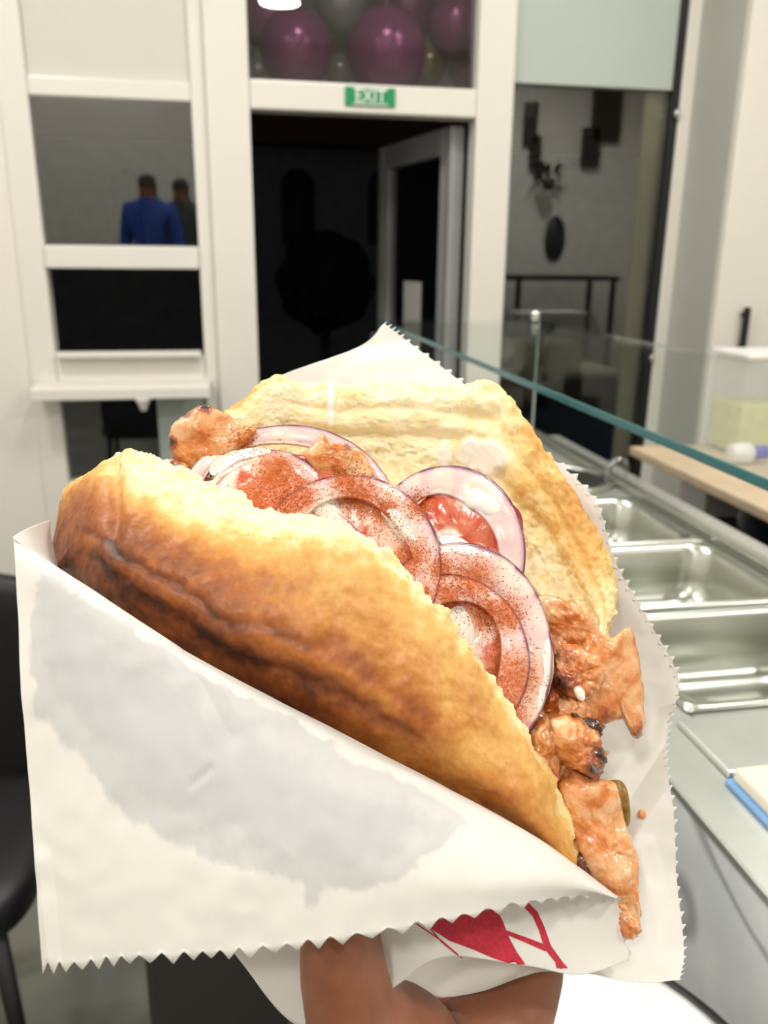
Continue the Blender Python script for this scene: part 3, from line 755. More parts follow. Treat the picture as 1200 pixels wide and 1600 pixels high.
for (pxx, pyy, Yr, H, jk, lab) in ((232, 300, -.95, 1.74, JB, 'person in a blue jacket waiting behind the viewer, mirrored in the hatch pane'), (284, 308, -1.35, 1.70, JG, 'person in a grey coat waiting behind the viewer, mirrored at the pane edge')):
    q = mirrored(pxx, pyy, Yr, TILT)
    person(float(q[0]), Yr, math.radians(200), H, jk, TD, lab)

# ================================================================== the doner sandwich
BV = {}
def bvh(o):
    off = Vector(o['_o'])
    b = BVHTree.FromPolygons([v.co+off for v in o.data.vertices], [list(p.vertices) for p in o.data.polygons]); BV[o.name] = b; return b
def hit(px, py, trees):
    r = ray(px, py); rn = Vector(r).normalized(); best = None
    for t in trees:
        h = t.ray_cast(Vector(CAM), rn, 3.0)
        if h[0] is not None:
            d = float((np.array(h[0])-CAM)@fw)
            if best is None or d < best: best = d
    return best

SPILL = [(757, 714, 28, 20), (694, 711, 8, 17), (517, 632, 4, 30), (735, 702, 12, 14)]
def spill(G, W):
    r = np.zeros(G.shape[:2])
    for a, b, sx, sy in SPILL: r = np.maximum(r, np.exp(-.5*(((G[..., 0]-a)/sx)**2+((G[..., 1]-b)/sy)**2)))
    return np.clip(r+.10*fbm(W, 190, 3, off=77)*(r > .05), 0, 1)
def loaf(name, ctrl, nu, nv, amp_fn, parent):
    """closed cross sections (rows run round the section), capped ends; 4th control value is how baked the surface is"""
    c = list(ctrl)
    G = surf(c, nu, nv)
    Wd = P(G[..., 0], G[..., 1], G[..., 2]); N = gnormals(Wd, True)
    ctr_ = Wd.mean(axis=0, keepdims=True)
    if ((Wd-ctr_)*N).sum() < 0: N = -N
    disp, bake = amp_fn(Wd, N, G)
    sp = spill(G, Wd)*(np.linspace(0, 9, nv)[:, None] > 3.8) if name == 'rear_half' else np.zeros(bake.shape)
    sm = smooth(sp, .30, .55); disp = disp*(1-.75*sm)+.0016*sm
    Wd = Wd+N*disp[..., None]
    vs = Wd.reshape(-1, 3); fs = gfaces(nv, nu, True)
    fs.append([i*nu for i in range(nv)]); fs.append([i*nu+nu-1 for i in range(nv)][::-1])
    o = mk(name, vs, fs, MT['bread'], parent, {'bake': bake.ravel(), 'spill': sp.ravel()}); recalc(o)
    bvh(o); return o

bread = tag(empty('flatbread', P(420, 1150, .31)), 'toasted flatbread split open with golden brown crust, holding the filling', 'bread')
# ---- front half.  columns run left to right along the rim
fold = [(78, 878), (110, 900), (150, 925), (250, 990), (370, 1060), (500, 1130), (610, 1188), (710, 1240), (810, 1293), (892, 1362)]
rimo = [(96, 778), (135, 752), (196, 760), (268, 798), (393, 834), (540, 852), (655, 948), (746, 1052), (838, 1196), (902, 1340)]
rims = [(98, 766), (140, 736), (202, 707), (290, 737), (410, 798), (552, 832), (662, 924), (756, 1042), (850, 1192), (914, 1328)]
drim = [.352, .336, .318, .310, .305, .302, .300, .300, .302, .306]
rimt = [.010, .012, .016, .016, .015, .014, .010, .007, .006, .005]
bulge = [.000, .008, .010, .012, .013, .013, .012, .010, .008, .004]
dfold = [.350, .330, .312, .302, .297, .294, .293, .293, .295, .299]
rowsF = [[] for _ in range(9)]
for i in range(10):
    f, a, s_ = np.array(fold[i], float), np.array(rimo[i], float), np.array(rims[i], float)
    d = drim[i]; dv = (f-a)
    m1 = a+dv*.30; m2 = a+dv*.68
    brn = [.72, .72, .70, .66, .58, .50, .44, .42, .38, .36][i]
    edge = [.42, .40, .06, .0, .0, .02, .12, .18, .20, .22][i]
    rowsF[0].append((*(f+dv*.38), dfold[i]+.010, .9))
    rowsF[1].append((*f, dfold[i]+.001, .88 if i < 6 else .70-.05*(i-6)))
    rowsF[2].append((*m2, d-bulge[i]-.003*(i > 0), brn+.10))
    rowsF[3].append((*m1, d-bulge[i]*.8, brn))
    rowsF[4].append((*a, d-.001, (.52, .50, .28, .20, .20, .22, .28, .32, .32, .32)[i]))
    rowsF[5].append((*((a+s_)/2+np.array([0, -4])), d+rimt[i]*.45, edge))
    rowsF[6].append((*s_, d+rimt[i], edge*.7))
    rowsF[7].append((*(s_+dv*.25+np.array([6, 8])), d+rimt[i]+.004, .0))
    rowsF[8].append((*(f+dv*.30+np.array([20, 0])), dfold[i]+.024, .1))
def ampF(Wd, N, G):
    bake = G[..., 3].copy(); nv, nu = bake.shape
    U = np.linspace(0, 1, nu)[None].repeat(nv, 0)
    crumb = smooth(-bake, -.22, -.05)
    big = fbm(Wd, 38, 3); med = fbm(Wd, 130, 4, off=3); fine = fbm(Wd, 520, 3, off=9)
    disp = .0011*big+.0004*med+.00012*fine
    disp += crumb*(.0011*med+.0009*fine-.0006*np.abs(fbm(Wd, 330, 3, off=31)))
    # long creases along the lower crust
    V = np.linspace(0, 9/9, nv)[:, None]
    row = np.linspace(0, 8, nv)[:, None]+.22*big+0*U
    wav = .25*np.sin(U*9+.6)
    for r0_, wd, dp in ((1.7, .2, .0014), (2.35, .14, .0008)):
        g = np.exp(-((row-r0_-wav*.5)/wd)**2)*smooth(U, .08, .2)*(1-smooth(U, .62, .8))
        disp -= dp*g; bake += .16*g
    # crumbled edge towards the right end
    tear = np.exp(-((row-5.4)/.9)**2)*smooth(U, .5, .7)
    disp += tear*(.0019*med+.0004*fine)
    disp -= .0034*np.exp(-((G[..., 0]-176)/13)**2)*(1-smooth(G[..., 1], 830, 930))*smooth(row, 2.0, 3.0)*(1-smooth(row, 5.2, 6.2))
    disp += .0035*np.exp(-(((G[..., 0]-368)/22)**2+((G[..., 1]-776)/16)**2))*(row > 4.4)
    bake += .10*big+.05*med
    return disp, np.clip(bake, 0, 1)
breadF = loaf('front_half', rowsF, 300, 190, ampF, bread)
breadF['label'] = 'front bread half, glossy golden brown crust facing the viewer'

# ---- rear half, crumb side to the viewer
rim = [(340, 655), (362, 634), (398, 608), (432, 584), (470, 594), (530, 600), (610, 597), (700, 600), (776, 604), (836, 684), (876, 736), (914, 800), (944, 855), (961, 900), (962, 950), (946, 1000)]
low = [(330, 745), (350, 760), (385, 775), (420, 785), (450, 795), (500, 808), (560, 825), (630, 850), (700, 885), (745, 920), (775, 945), (805, 970), (835, 1000), (860, 1025), (880, 1050), (890, 1070)]
drr = [.366, .368, .371, .374, .376, .378, .380, .380, .378, .374, .371, .367, .362, .357, .351, .346]
rowsB = [[] for _ in range(10)]
for i in range(16):
    a, l = np.array(rim[i], float), np.array(low[i], float); d = drr[i]; dv = l-a
    ed = [.45, .42, .34, .20, .10, .06, .05, .06, .14, .36, .46, .46, .40, .30, .24, .2][i]
    inn = [.16, .14, .10, .06, .05, .04, .03, .03, .06, .22, .33, .34, .26, .14, .10, .1][i]
    dl_ = .348 if i < 9 else .348-.002*(i-8)
    rowsB[0].append((*l, dl_+.018, .5))
    rowsB[1].append((*(a+dv*.55), d+.020, .65))
    rowsB[2].append((*(a+dv*.16), d+.020, .6))
    rowsB[3].append((*(a+dv*.02), d+.010, ed))
    rowsB[4].append((*(a+dv*.015), d+.002, ed*.8))
    rowsB[5].append((*(a+dv*.14), d-.006, inn))
    rowsB[6].append((*(a+dv*.32), d-.007, inn*.6+.02))
    rowsB[7].append((*(a+dv*.52), d-.004-.002*(i % 2), .04))
    rowsB[8].append((*(a+dv*.76), (d+dl_)/2-.003, .05))
    rowsB[9].append((*l, dl_-.004, .1))
def ampB(Wd, N, G):
    bake = G[..., 3].copy(); nv, nu = bake.shape
    U = np.linspace(0, 1, nu)[None].repeat(nv, 0)
    row = np.linspace(0, 9, nv)[:, None]+0*U
    big = fbm(Wd, 34, 3, off=5); med = fbm(Wd, 120, 4, off=13); fine = fbm(Wd, 480, 3, off=19)
    crumb = smooth(row, 3.6, 4.4)
    spong = smooth(row, 5.9, 7.0)
    pores = np.abs(fbm(Wd, 300, 4, off=41))
    disp = .0024*big+.0008*med+.0001*fine
    disp += crumb*.0004*fine
    disp += spong*(.0014*med+.0008*fine-.0022*pores+.0006)
    # soft pulled folds running along the bread
    wob = .55*np.sin(U*7+1)+.5*big
    for r0_, wd, dp in ((6.4, .28, .0036), (5.35, .22, .0020), (7.5, .3, .0026)):
        disp -= dp*np.exp(-((row-r0_-wob*.45)/wd)**2)*smooth(U, .15, .35)
    # a deep pocket in the upper right crumb
    disp -= .005*np.exp(-(((G[..., 0]-742)/36)**2+((G[..., 1]-648)/16)**2))*crumb
    bake += crumb*(.05*big+.05*med)+spong*.05*pores+.04*np.exp(-(((G[..., 0]-742)/36)**2+((G[..., 1]-648)/16)**2))
    rimb = np.exp(-((row-4.2)/.8)**2)
    disp += rimb*(.0018*med+.0003*fine)
    return disp, np.clip(bake, 0, 1)
breadB = loaf('rear_half', rowsB, 300, 200, ampB, bread)
breadB['label'] = 'rear bread half showing its pale airy crumb'

# ---- generic food pieces
POW = [(430, 738, 46), (395, 790, 40), (470, 775, 34), (560, 775, 44), (600, 800, 34), (640, 872, 40), (655, 790, 24), (690, 890, 28), (740, 905, 46), (790, 960, 40), (800, 1060, 60), (760, 960, 40), (790, 1110, 50), (700, 930, 30), (540, 750, 30), (450, 790, 30), (655, 930, 30), (375, 690, 22)]
SAU = [(622, 818, 34), (520, 800, 40), (480, 830, 26), (745, 772, 34), (700, 846, 22), (846, 1040, 40), (858, 960, 34), (835, 1100, 26), (700, 900, 22), (720, 1000, 34), (745, 985, 24), (400, 716, 30), (340, 700, 34), (440, 690, 26), (350, 740, 30), (790, 890, 24), (690, 752, 24), (640, 745, 20), (610, 770, 22), (815, 915, 24), (300, 720, 20)]
def weights(Wd, lst):
    x, y, d = pix(Wd); r = np.zeros(x.shape)
    for a, b, s_ in lst: r = np.maximum(r, np.exp(-((x-a)**2+(y-b)**2)/(2*(s_*.66)**2)))
    return r
FOOD = []
def ring(name, c, rx, ry, d, wpx, hmm, label, gx=0.0, gy=-.00006, rot=0.0, wob=.04, seed=0, a0=0, a1=360, mat='onion'):
    """a cut onion ring: flat band swept along an uneven oval; its papery purple skin is the outer side"""
    full = (a1-a0) >= 359.9; n = 120
    t = np.radians(np.linspace(a0, a1, n, endpoint=not full)); rnd = random.Random(seed)
    ph = [rnd.uniform(0, 6.28) for _ in range(3)]
    rr_ = 1+wob*np.sin(2*t+ph[0])+wob*.5*np.sin(3*t+ph[1])
    x = rx*np.cos(t)*rr_; y = ry*np.sin(t)*rr_; cs, sn = math.cos(rot), math.sin(rot)
    X = c[0]+x*cs-y*sn; Y = c[1]+x*sn+y*cs
    D = d+gx*(X-c[0])+gy*(Y-c[1])+.0012*np.sin(2*t+ph[2])
    Q = P(X, Y, D); cen = Q.mean(0)
    _, _, vt = np.linalg.svd(Q-cen); nn = vt[2]; nn = nn if nn@fw < 0 else -nn
    if full: T = np.roll(Q, -1, 0)-np.roll(Q, 1, 0)
    else: T = np.gradient(Q, axis=0)
    T /= np.linalg.norm(T, axis=1, keepdims=True)
    Rr = np.cross(T, nn); Rr /= np.linalg.norm(Rr, axis=1, keepdims=True)
    if ((Q-cen)*Rr).sum() < 0: Rr = -Rr
    w_ = wpx/F*d/2; h_ = hmm*.78/2000; m = 32
    ang_ = np.linspace(0, 2*math.pi, m, endpoint=False)
    ce = np.sign(np.cos(ang_))*np.abs(np.cos(ang_))**.55; se = np.sign(np.sin(ang_))*np.abs(np.sin(ang_))**.5
    wv = w_*(1+.16*np.sin(3*t+ph[1]))
    W = Q[:, None]+Rr[:, None]*(ce[None, :, None]*wv[:, None, None]-wv[:, None, None])+nn*(se[None, :, None]*h_)
    if not full:
        e = np.minimum(1, np.minimum(np.arange(n), np.arange(n)[::-1])/5.)[:, None, None]
        W = W.mean(1, keepdims=True)+(W-W.mean(1, keepdims=True))*(.15+.85*np.sqrt(e))
    # faint concentric layers and wetness
    W = W+nn*(.0003*fbm(W, 170, 3, off=seed))[..., None]+nn*(.00026*np.cos(ce*13))[None, :, None]
    rad = np.broadcast_to(ce[None], (n, m))
    fs = []
    for i in range(n if full else n-1):
        for k in range(m): fs.append([i*m+k, i*m+(k+1) % m, ((i+1) % n)*m+(k+1) % m, ((i+1) % n)*m+k])
    if not full: fs += [list(range(m)), [(n-1)*m+k for k in range(m)]]
    o = mk(name, W.reshape(-1, 3), fs, MT[mat], None, {'rad': rad.ravel(), 'sauce': weights(W, SAU).ravel(), 'powder': weights(W, POW).ravel()})
    recalc(o); tag(o, label, 'onion', 'red onion rings in the sandwich'); FOOD.append(o); bvh(o); return o

def blob(name, outl, d, thick, mat, gx=0.0, gy=0.0, n=96, k=14, jag=.0, amp=.0012, fscale=110, seed=0, pw=4.0, char=None, skin=False, warp=0.0, parent=None, film=.1):
    """a solid piece of food: smooth outline, its own distance, thickness and lumps"""
    o2 = cr(np.array(outl, float), np.linspace(0, 1, n, endpoint=False), True)
    c = np.array(outl, float).mean(0)
    if jag:
        nz = np.array([noise.fractal(Vector((p[0]*.06, p[1]*.06, seed)), .6, 2.2, 3) for p in o2])
        oj = (o2-c)*(jag*nz)[:, None]
    else: oj = o2*0
    rs = np.concatenate([np.linspace(.02, 1, k), np.linspace(1, .02, k)[1:]]); side = np.concatenate([np.ones(k), -np.ones(k-1)])
    XY = c+(o2[None]-c)*rs[:, None, None]+oj[None]*(rs**6)[:, None, None]
    D = d+gx*(XY[..., 0]-c[0])+gy*(XY[..., 1]-c[1])
    W = P(XY[..., 0], XY[..., 1], D)
    prof = np.power(np.clip(1-rs**pw, 0, 1), .5)*side*thick/2
    W = W-fw*prof[:, None, None]
    nz = fbm(W, fscale, 4, off=seed*3.1); nf = fbm(W, fscale*4, 3, off=seed*1.7)
    edge = (1-rs**6)[:, None]
    W = W-fw*((amp*nz+amp*.25*nf)*(side*edge.T).T)[..., None]
    if warp: W = W-fw*(warp*fbm(W, 45, 2, off=seed))[..., None]
    if jag: W = W+(RT*(amp*.5*nf)[..., None]+UPV*(amp*.5*nz)[..., None])*(rs[:, None, None]**3)
    at = {}
    if skin: at['rad'] = np.broadcast_to((rs**2)[:, None], W.shape[:2]).ravel()
    if mat in ('tomato',): at['sauce'] = np.clip(weights(W, SAU)+film, 0, 1).ravel(); at['powder'] = weights(W, POW).ravel()
    if mat == 'meat':
        ch_ = np.zeros(W.shape[:2])
        if char:
            x, y, _ = pix(W)
            for a, b, s_, v in char: ch_ = np.maximum(ch_, v*np.exp(-((x-a)**2+(y-b)**2)/(2*s_**2)))
        at['char'] = (ch_+.18*np.maximum(0, nz)+(.25*np.clip(rs-.75, 0, 1))[:, None]).ravel()
    m, n_ = W.shape[:2]; fs = []
    for i in range(m-1):
        for j in range(n_): fs.append([i*n_+j, i*n_+(j+1) % n_, (i+1)*n_+(j+1) % n_, (i+1)*n_+j])
    fs += [list(range(n_)), [(m-1)*n_+j for j in range(n_)]]
    o = mk(name, W.reshape(-1, 3), fs, MT[mat], parent, at); recalc(o); bvh(o)
    return o
def oval(cx, cy_, rx, ry, n=14, rot=0.0, j=.05, seed=0):
    rnd = random.Random(seed); out = []
    for i in range(n):
        a = 2*math.pi*i/n; r = 1+rnd.uniform(-j, j)
        x, y = rx*r*math.cos(a), ry*r*math.sin(a)
        out.append((cx+x*math.cos(rot)-y*math.sin(rot), cy_+x*math.sin(rot)+y*math.cos(rot)))
    return out
def tomato(c, rx, ry, d, label, seed, gy=-.00006, rot=0, film=.1):
    o = blob('tomato_slice', oval(c[0], c[1], rx, ry, seed=seed, rot=rot), d, .006, 'tomato', gy=gy, amp=.0009, seed=seed, skin=True, warp=.0015, film=film)
    tag(o, label, 'tomato', 'tomato slices in the sandwich'); FOOD.append(o)
tomato((440, 772), 108, 64, .336, 'tomato slice dusted with paprika at the left end of the filling', 3)
tomato((545, 868), 118, 112, .331, 'tomato slice under the sauced middle onion ring', 5, film=.36)
tomato((728, 838), 92, 82, .343, 'bright tomato slice showing inside the rear purple onion ring', 8)
tomato((730, 1020), 108, 128, .324, 'paprika covered tomato slice at the lower right of the filling', 11, film=.30)

ring('onion_ring', (452, 800), 168, 138, .343, 30, 4.5, 'pale lilac onion ring at the far left, arching over the chicken', seed=1)
ring('onion_ring', (425, 812), 112, 106, .334, 34, 4.5, 'sauce covered onion ring resting on the left tomato slice', seed=2)
ring('onion_ring', (545, 888), 142, 150, .324, 44, 5.0, 'orange dusted onion ring in the middle of the filling', seed=3, wob=.02)
ring('onion_ring', (478, 880), 96, 96, .327, 26, 4.0, 'small inner onion ring nested in the middle ring', seed=4)
ring('onion_ring', (694, 872), 130, 142, .339, 50, 6.0, 'thick onion ring with dark purple skin against the rear bread', seed=5, wob=.02)
ring('onion_ring', (715, 1024), 152, 172, .319, 52, 5.5, 'large sauced onion ring with purple rim at the lower right', seed=6, wob=.02)
ring('onion_ring', (702, 1035), 122, 138, .316, 40, 5.0, 'red dusted onion ring nested inside the lower right ring', seed=7, wob=.02)

def meat(outl, d, thick, label, char=None, seed=0, gx=0, gy=0, amp=.0016, jag=.10, grp='chicken pieces in the sandwich', warp=.003):
    o = blob('chicken_piece', outl, d, thick, 'meat', gx, gy, jag=jag, amp=amp, seed=seed, char=char, warp=warp)
    tag(o, label, 'chicken', grp); FOOD.append(o); return o
meat([(264, 692), (272, 662), (290, 647), (318, 631), (345, 641), (372, 656), (402, 672), (375, 700), (335, 722), (300, 738), (274, 725)], .349, .007, 'pink chicken slice with charred edge sticking out at the upper left', [(320, 630, 10, 1.2), (264, 692, 9, 1.1), (290, 645, 9, .6), (272, 722, 10, .6)], 2, gx=-.00004, amp=.001, jag=.05)
meat([(255, 730), (268, 716), (290, 722), (300, 738), (282, 748), (262, 742)], .352, .006, 'small charred chicken scrap below the pink slice at the upper left', [(265, 732, 16, .9)], 4)
meat([(476, 712), (488, 694), (504, 674), (514, 690), (545, 694), (574, 714), (580, 750), (545, 765), (500, 745)], .338, .007, 'small pink chicken piece poking up between the onion rings', [(545, 694, 8, .7)], 5, amp=.001, jag=.06)
meat([(838, 930), (880, 936), (918, 958), (940, 1000), (915, 1020), (870, 1010), (835, 975)], .338, .010, 'pale chicken piece tucked below the rear bread', [(930, 1000, 15, .2)], 6)
meat([(925, 990), (960, 996), (986, 984), (1000, 1030), (1006, 1090), (1003, 1142), (987, 1149), (974, 1124), (948, 1130), (920, 1146), (896, 1118), (900, 1060), (910, 1010)], .334, .007, 'large translucent chicken slice hanging out at the right', [(1000, 1146, 10, .7), (945, 1120, 12, .5)], 7, gx=.00006, amp=.0012, jag=.05)
meat([(868, 1024), (880, 1010), (905, 1008), (935, 1028), (940, 1062), (920, 1090), (890, 1096), (866, 1070)], .324, .014, 'reddish browned chicken chunk beside the lower onion ring', [(885, 1025, 16, .5), (880, 1070, 20, .8), (915, 1040, 14, .25)], 8, amp=.003)
meat([(838, 1100), (862, 1060), (884, 1075), (890, 1120), (868, 1150), (842, 1140)], .327, .012, 'dark glazed chicken chunk behind the onion ring tip', [(872, 1078, 20, .7)], 9, amp=.003)
meat([(818, 1168), (832, 1136), (856, 1118), (880, 1126), (878, 1168), (870, 1222), (848, 1226), (826, 1200)], .315, .014, 'orange chicken chunk tight against the front bread edge', [(870, 1130, 10, .6), (865, 1210, 12, .4)], 10, amp=.003)
meat([(858, 1132), (884, 1116), (912, 1128), (938, 1156), (946, 1188), (934, 1214), (904, 1208), (876, 1184)], .311, .014, 'pink chicken chunk with a charred crust in the right opening', [(942, 1180, 16, 1.0), (932, 1206, 14, .9), (905, 1160, 12, .2)], 11, amp=.0025)
meat([(888, 1112), (908, 1118), (940, 1126), (938, 1146), (918, 1160), (896, 1146)], .316, .010, 'blackened chicken bit above the pink chunk', [(915, 1135, 40, 1.0)], 12, amp=.003)
meat([(872, 1222), (900, 1208), (930, 1214), (964, 1226), (974, 1270), (986, 1310), (998, 1340), (996, 1390), (1002, 1440), (984, 1464), (964, 1452), (950, 1402), (925, 1372), (900, 1322), (880, 1272)], .310, .010, 'long orange chicken strip hanging down at the lower right', [(990, 1330, 10, .2), (980, 1458, 16, .35)], 13, gy=-.00002, amp=.0018, jag=.06)
meat([(896, 1336), (916, 1330), (936, 1352), (940, 1388), (920, 1392), (900, 1370)], .311, .012, 'dark browned chicken bit under the front bread tip', [(915, 1360, 40, .9)], 14, amp=.002)
meat([(940, 1400), (958, 1396), (984, 1420), (1000, 1440), (992, 1458), (972, 1462), (958, 1440)], .305, .008, 'stringy chicken shred at the bottom of the long strip', [(965, 1440, 18, .3)], 15, amp=.003, jag=.25)
for i, (x, y, rx, ry, d) in enumerate([(360, 800, 90, 70, .352), (480, 860, 90, 80, .350), (620, 920, 100, 90, .346), (760, 980, 100, 90, .342), (850, 1060, 70, 80, .338), (800, 1150, 80, 80, .328), (880, 1180, 60, 90, .322), (900, 1290, 45, 90, .320)]):
    meat(oval(x, y, rx, ry, seed=i+40, j=.15), d, .016, ['browned chicken layer under the left tomato slice', 'browned chicken layer under the middle onion ring', 'browned chicken layer below the middle of the filling', 'browned chicken layer under the lower tomato slice', 'browned chicken layer behind the lower onion ring', 'browned chicken layer deep in the right opening', 'browned chicken layer behind the pink chunk', 'browned chicken layer behind the long orange strip'][i], [(x, y, 120, .35)], 30+i, amp=.003)
o = blob('pepper_strip', [(943, 1226), (968, 1219), (981, 1238), (984, 1284), (972, 1292), (960, 1262)], .318, .006, 'pepper', seed=50); tag(o, 'olive green pickled pepper strip beside the long chicken strip', 'pepper')
o = blob('pepper_strip', [(868, 1088), (892, 1078), (910, 1100), (918, 1128), (896, 1134), (874, 1116)], .325, .006, 'pepper', seed=51); tag(o, 'olive pickled pepper slice between the browned chicken chunks', 'pepper')
o = blob('onion_bit', [(896, 1076), (906, 1072), (914, 1082), (912, 1096), (902, 1092)], .316, .004, 'sauce', n=32, k=7, seed=52, amp=.0004); tag(o, 'tiny white onion bit on the browned chicken', 'onion')

# ------------------------------------------------------------------ greaseproof paper bag
bag = tag(empty('paper_bag', P(600, 1500, .30)), 'white greaseproof paper bag with zigzag edges wrapped round the sandwich', 'paper bag')
def sheet(name, ctrl, nu, nv, teeth=None, rteeth=None, stain=None, wr=.0006, seed=0, label=None, creases=()):
    G = surf(ctrl, nu, nv)
    for (ax, ay), (bx_, by_), am, wd in creases:
        t_ = np.clip(((G[..., 0]-ax)*(bx_-ax)+(G[..., 1]-ay)*(by_-ay))/((bx_-ax)**2+(by_-ay)**2), 0, 1)
        G[..., 2] += am*np.clip(1-np.hypot(G[..., 0]-ax-t_*(bx_-ax), G[..., 1]-ay-t_*(by_-ay))/wd, 0, 1)
    if teeth:                                 # zigzag cut along the last row: (number of teeth, depth in px)
        n_, dp, (ox, oy) = teeth
        t = np.linspace(0, 1, nu); ph = (t*n_+.12*np.sin(t*37)) % 1; z = (np.abs(ph-.5)*2-.5)*dp*(1+.25*np.sin(t*51))
        G[-1, :, 0] += z*ox; G[-1, :, 1] += z*oy
    if rteeth:                                # the same along the last column
        n_, dp, (ox, oy) = rteeth
        t = np.linspace(0, 1, nv); ph = (t*n_) % 1; z = (np.abs(ph-.5)*2-.5)*dp*(1+.25*np.sin(t*41))
        G[:, -1, 0] += z*ox; G[:, -1, 1] += z*oy
    W = P(G[..., 0], G[..., 1], G[..., 2])
    W = W+fw*(wr*fbm(W, 30, 3, off=seed)+.3*wr*np.abs(fbm(W, 60, 2, off=seed+7)))[..., None]
    st = stain(G) if stain else np.zeros(W.shape[:2])
    o = mk(name, W.reshape(-1, 3), gfaces(nv, nu), MT['paper'], bag, {'stain': st.ravel()})
    md = o.modifiers.new('thickness', 'SOLIDIFY'); md.thickness = .00012; md.offset = 0
    if label: o['label'] = label
    bvh(o); return o
FOLD = [(20, 840, .296), (80, 880, .290), (150, 925, .287), (270, 1004, .284), (300, 1023, .284), (400, 1077, .283), (530, 1144, .282), (700, 1232, .283), (830, 1303, .286), (900, 1352, .290), (966, 1402, .297)]
BOT = [(66, 1514, .252), (125, 1508, .250), (200, 1500, .248), (290, 1495, .247), (380, 1490, .248), (480, 1474, .250), (600, 1457, .253), (720, 1433, .259), (820, 1412, .268), (900, 1402, .281), (960, 1405, .295)]
rws = []
for k_, f in enumerate((0, .03, .10, .35, .7, 1.0)):
    row = []
    for a, b in zip(FOLD, BOT):
        p = np.array(a)*(1-f)+np.array(b)*f
        p[2] -= .006*math.sin(math.pi*f)+.002*smooth(np.array(f), 0, .06)
        if f in (.35, .7) and a[0] < 30: p[0] += -3 if f == .35 else 0
        row.append(tuple(p))
    rws.append(row)
rws[0] = [(a[0], a[1], a[2]+.0025) for a in FOLD]
STAIN = [(60, 880), (45, 1000), (48, 1110), (90, 1150), (120, 1180), (165, 1235), (215, 1290), (280, 1325), (350, 1350), (430, 1372), (470, 1385), (478, 1412), (495, 1410), (510, 1392), (560, 1395), (620, 1380), (665, 1340), (720, 1300), (745, 1285), (640, 1215), (560, 1195), (450, 1120), (330, 1060), (255, 1010), (150, 945), (100, 905)]
def poly_sd(x, y, poly):
    poly = np.array(poly, float); n_ = len(poly); best = np.full(x.shape, 1e9); ins = np.zeros(x.shape, bool)
    for i in range(n_):
        a, b = poly[i], poly[(i+1) % n_]; e = b-a
        t = np.clip(((x-a[0])*e[0]+(y-a[1])*e[1])/(e@e), 0, 1)
        best = np.minimum(best, np.hypot(x-a[0]-t*e[0], y-a[1]-t*e[1]))
        c_ = ((a[1] > y) != (b[1] > y)) & (x < (b[0]-a[0])*(y-a[1])/(b[1]-a[1]+1e-9)+a[0]); ins ^= c_
    return np.where(ins, best, -best)
def stainF(G):
    s_ = poly_sd(G[..., 0], G[..., 1], STAIN); q = np.stack([G[..., 0]*.02, G[..., 1]*.02, 0*G[..., 0]], -1)
    nz = fbm(q, 1.0, 4); return smooth(s_+nz*12, -3, 7)*(.72+.28*smooth(s_+nz*30, 20, 60))
flap = sheet('front_flap', rws, 560, 110, teeth=(29, 17, (.0, 1.0)), stain=stainF, seed=1, wr=.0009, creases=[((285, 1010), (360, 1150), .0012, 26), ((560, 1165), (640, 1290), .0008, 40), ((300, 1225), (330, 1200), .0006, 8), ((60, 1340), (75, 1500), -.0012, 22)], label='folded down front flap with a grease stain')

# the bag's outside below the flap
BB = [(26, 850, .300), (112, 1045, .302), (205, 1225, .302), (300, 1380, .298), (372, 1497, .293), (474, 1604, .292), (606, 1548, .284), (690, 1497, .284), (821, 1509, .286), (905, 1522, .288), (985, 1500, .299)]
rws = []
for f in (0, .05, .35, .7, 1.0):
    rws.append([tuple(np.array([a[0], a[1], a[2]+.0025])*(1-f)+np.array(b)*f+np.array([0, 0, .004*math.sin(math.pi*f)])) for a, b in zip(FOLD, BB)])
fsheet = sheet('front_sheet', rws, 260, 90, rteeth=(4.5, 10, (1, .2)), seed=3, label='outside of the bag below the flap, printed in red')

# rear sheet with its zigzag edge
EDGE = [(600, 506, .446), (640, 536, .440), (725, 600, .428), (830, 690, .412), (925, 776, .394), (962, 880, .388), (1010, 965, .384), (1060, 1058, .378), (1047, 1130, .370), (1041, 1190, .362), (1052, 1270, .352), (1058, 1380, .342), (1068, 1480, .330), (1062, 1532, .318)]
MID = [(560, 542, .432), (590, 590, .424), (650, 660, .414), (740, 750, .405), (830, 840, .398), (880, 930, .392), (930, 1020, .388), (975, 1110, .380), (985, 1170, .372), (960, 1235, .360), (945, 1310, .348), (955, 1400, .335), (975, 1480, .322), (1000, 1536, .312)]
INN = [(436, 588, .418), (440, 660, .412), (470, 760, .404), (540, 860, .402), (640, 960, .398), (700, 1040, .392), (760, 1110, .386), (800, 1180, .378), (820, 1240, .370), (830, 1300, .356), (840, 1370, .342), (860, 1440, .325), (880, 1490, .312), (905, 1521, .300)]
LFT = [(380, 625, .400), (300, 700, .398), (260, 800, .396), (280, 920, .394), (330, 1020, .390), (390, 1120, .386), (450, 1220, .380), (500, 1320, .372), (540, 1400, .362), (570, 1480, .350), (600, 1540, .338), (680, 1560, .325), (760, 1545, .312), (830, 1515, .302)]
EDGE2 = [tuple(np.array(a)*.1+np.array(b)*.9) for a, b in zip(MID, EDGE)]
rsheet = sheet('rear_sheet', [LFT, INN, MID, EDGE2, EDGE], 780, 110, teeth=(68, 14, (.8, -.55)), seed=5, wr=.0012, creases=[((955, 1290), (1056, 1140), .0045, 40), ((560, 542), (640, 530), .003, 22), ((1000, 1330), (1040, 1500), -.002, 30)], label='rear sheet standing up behind the bread')
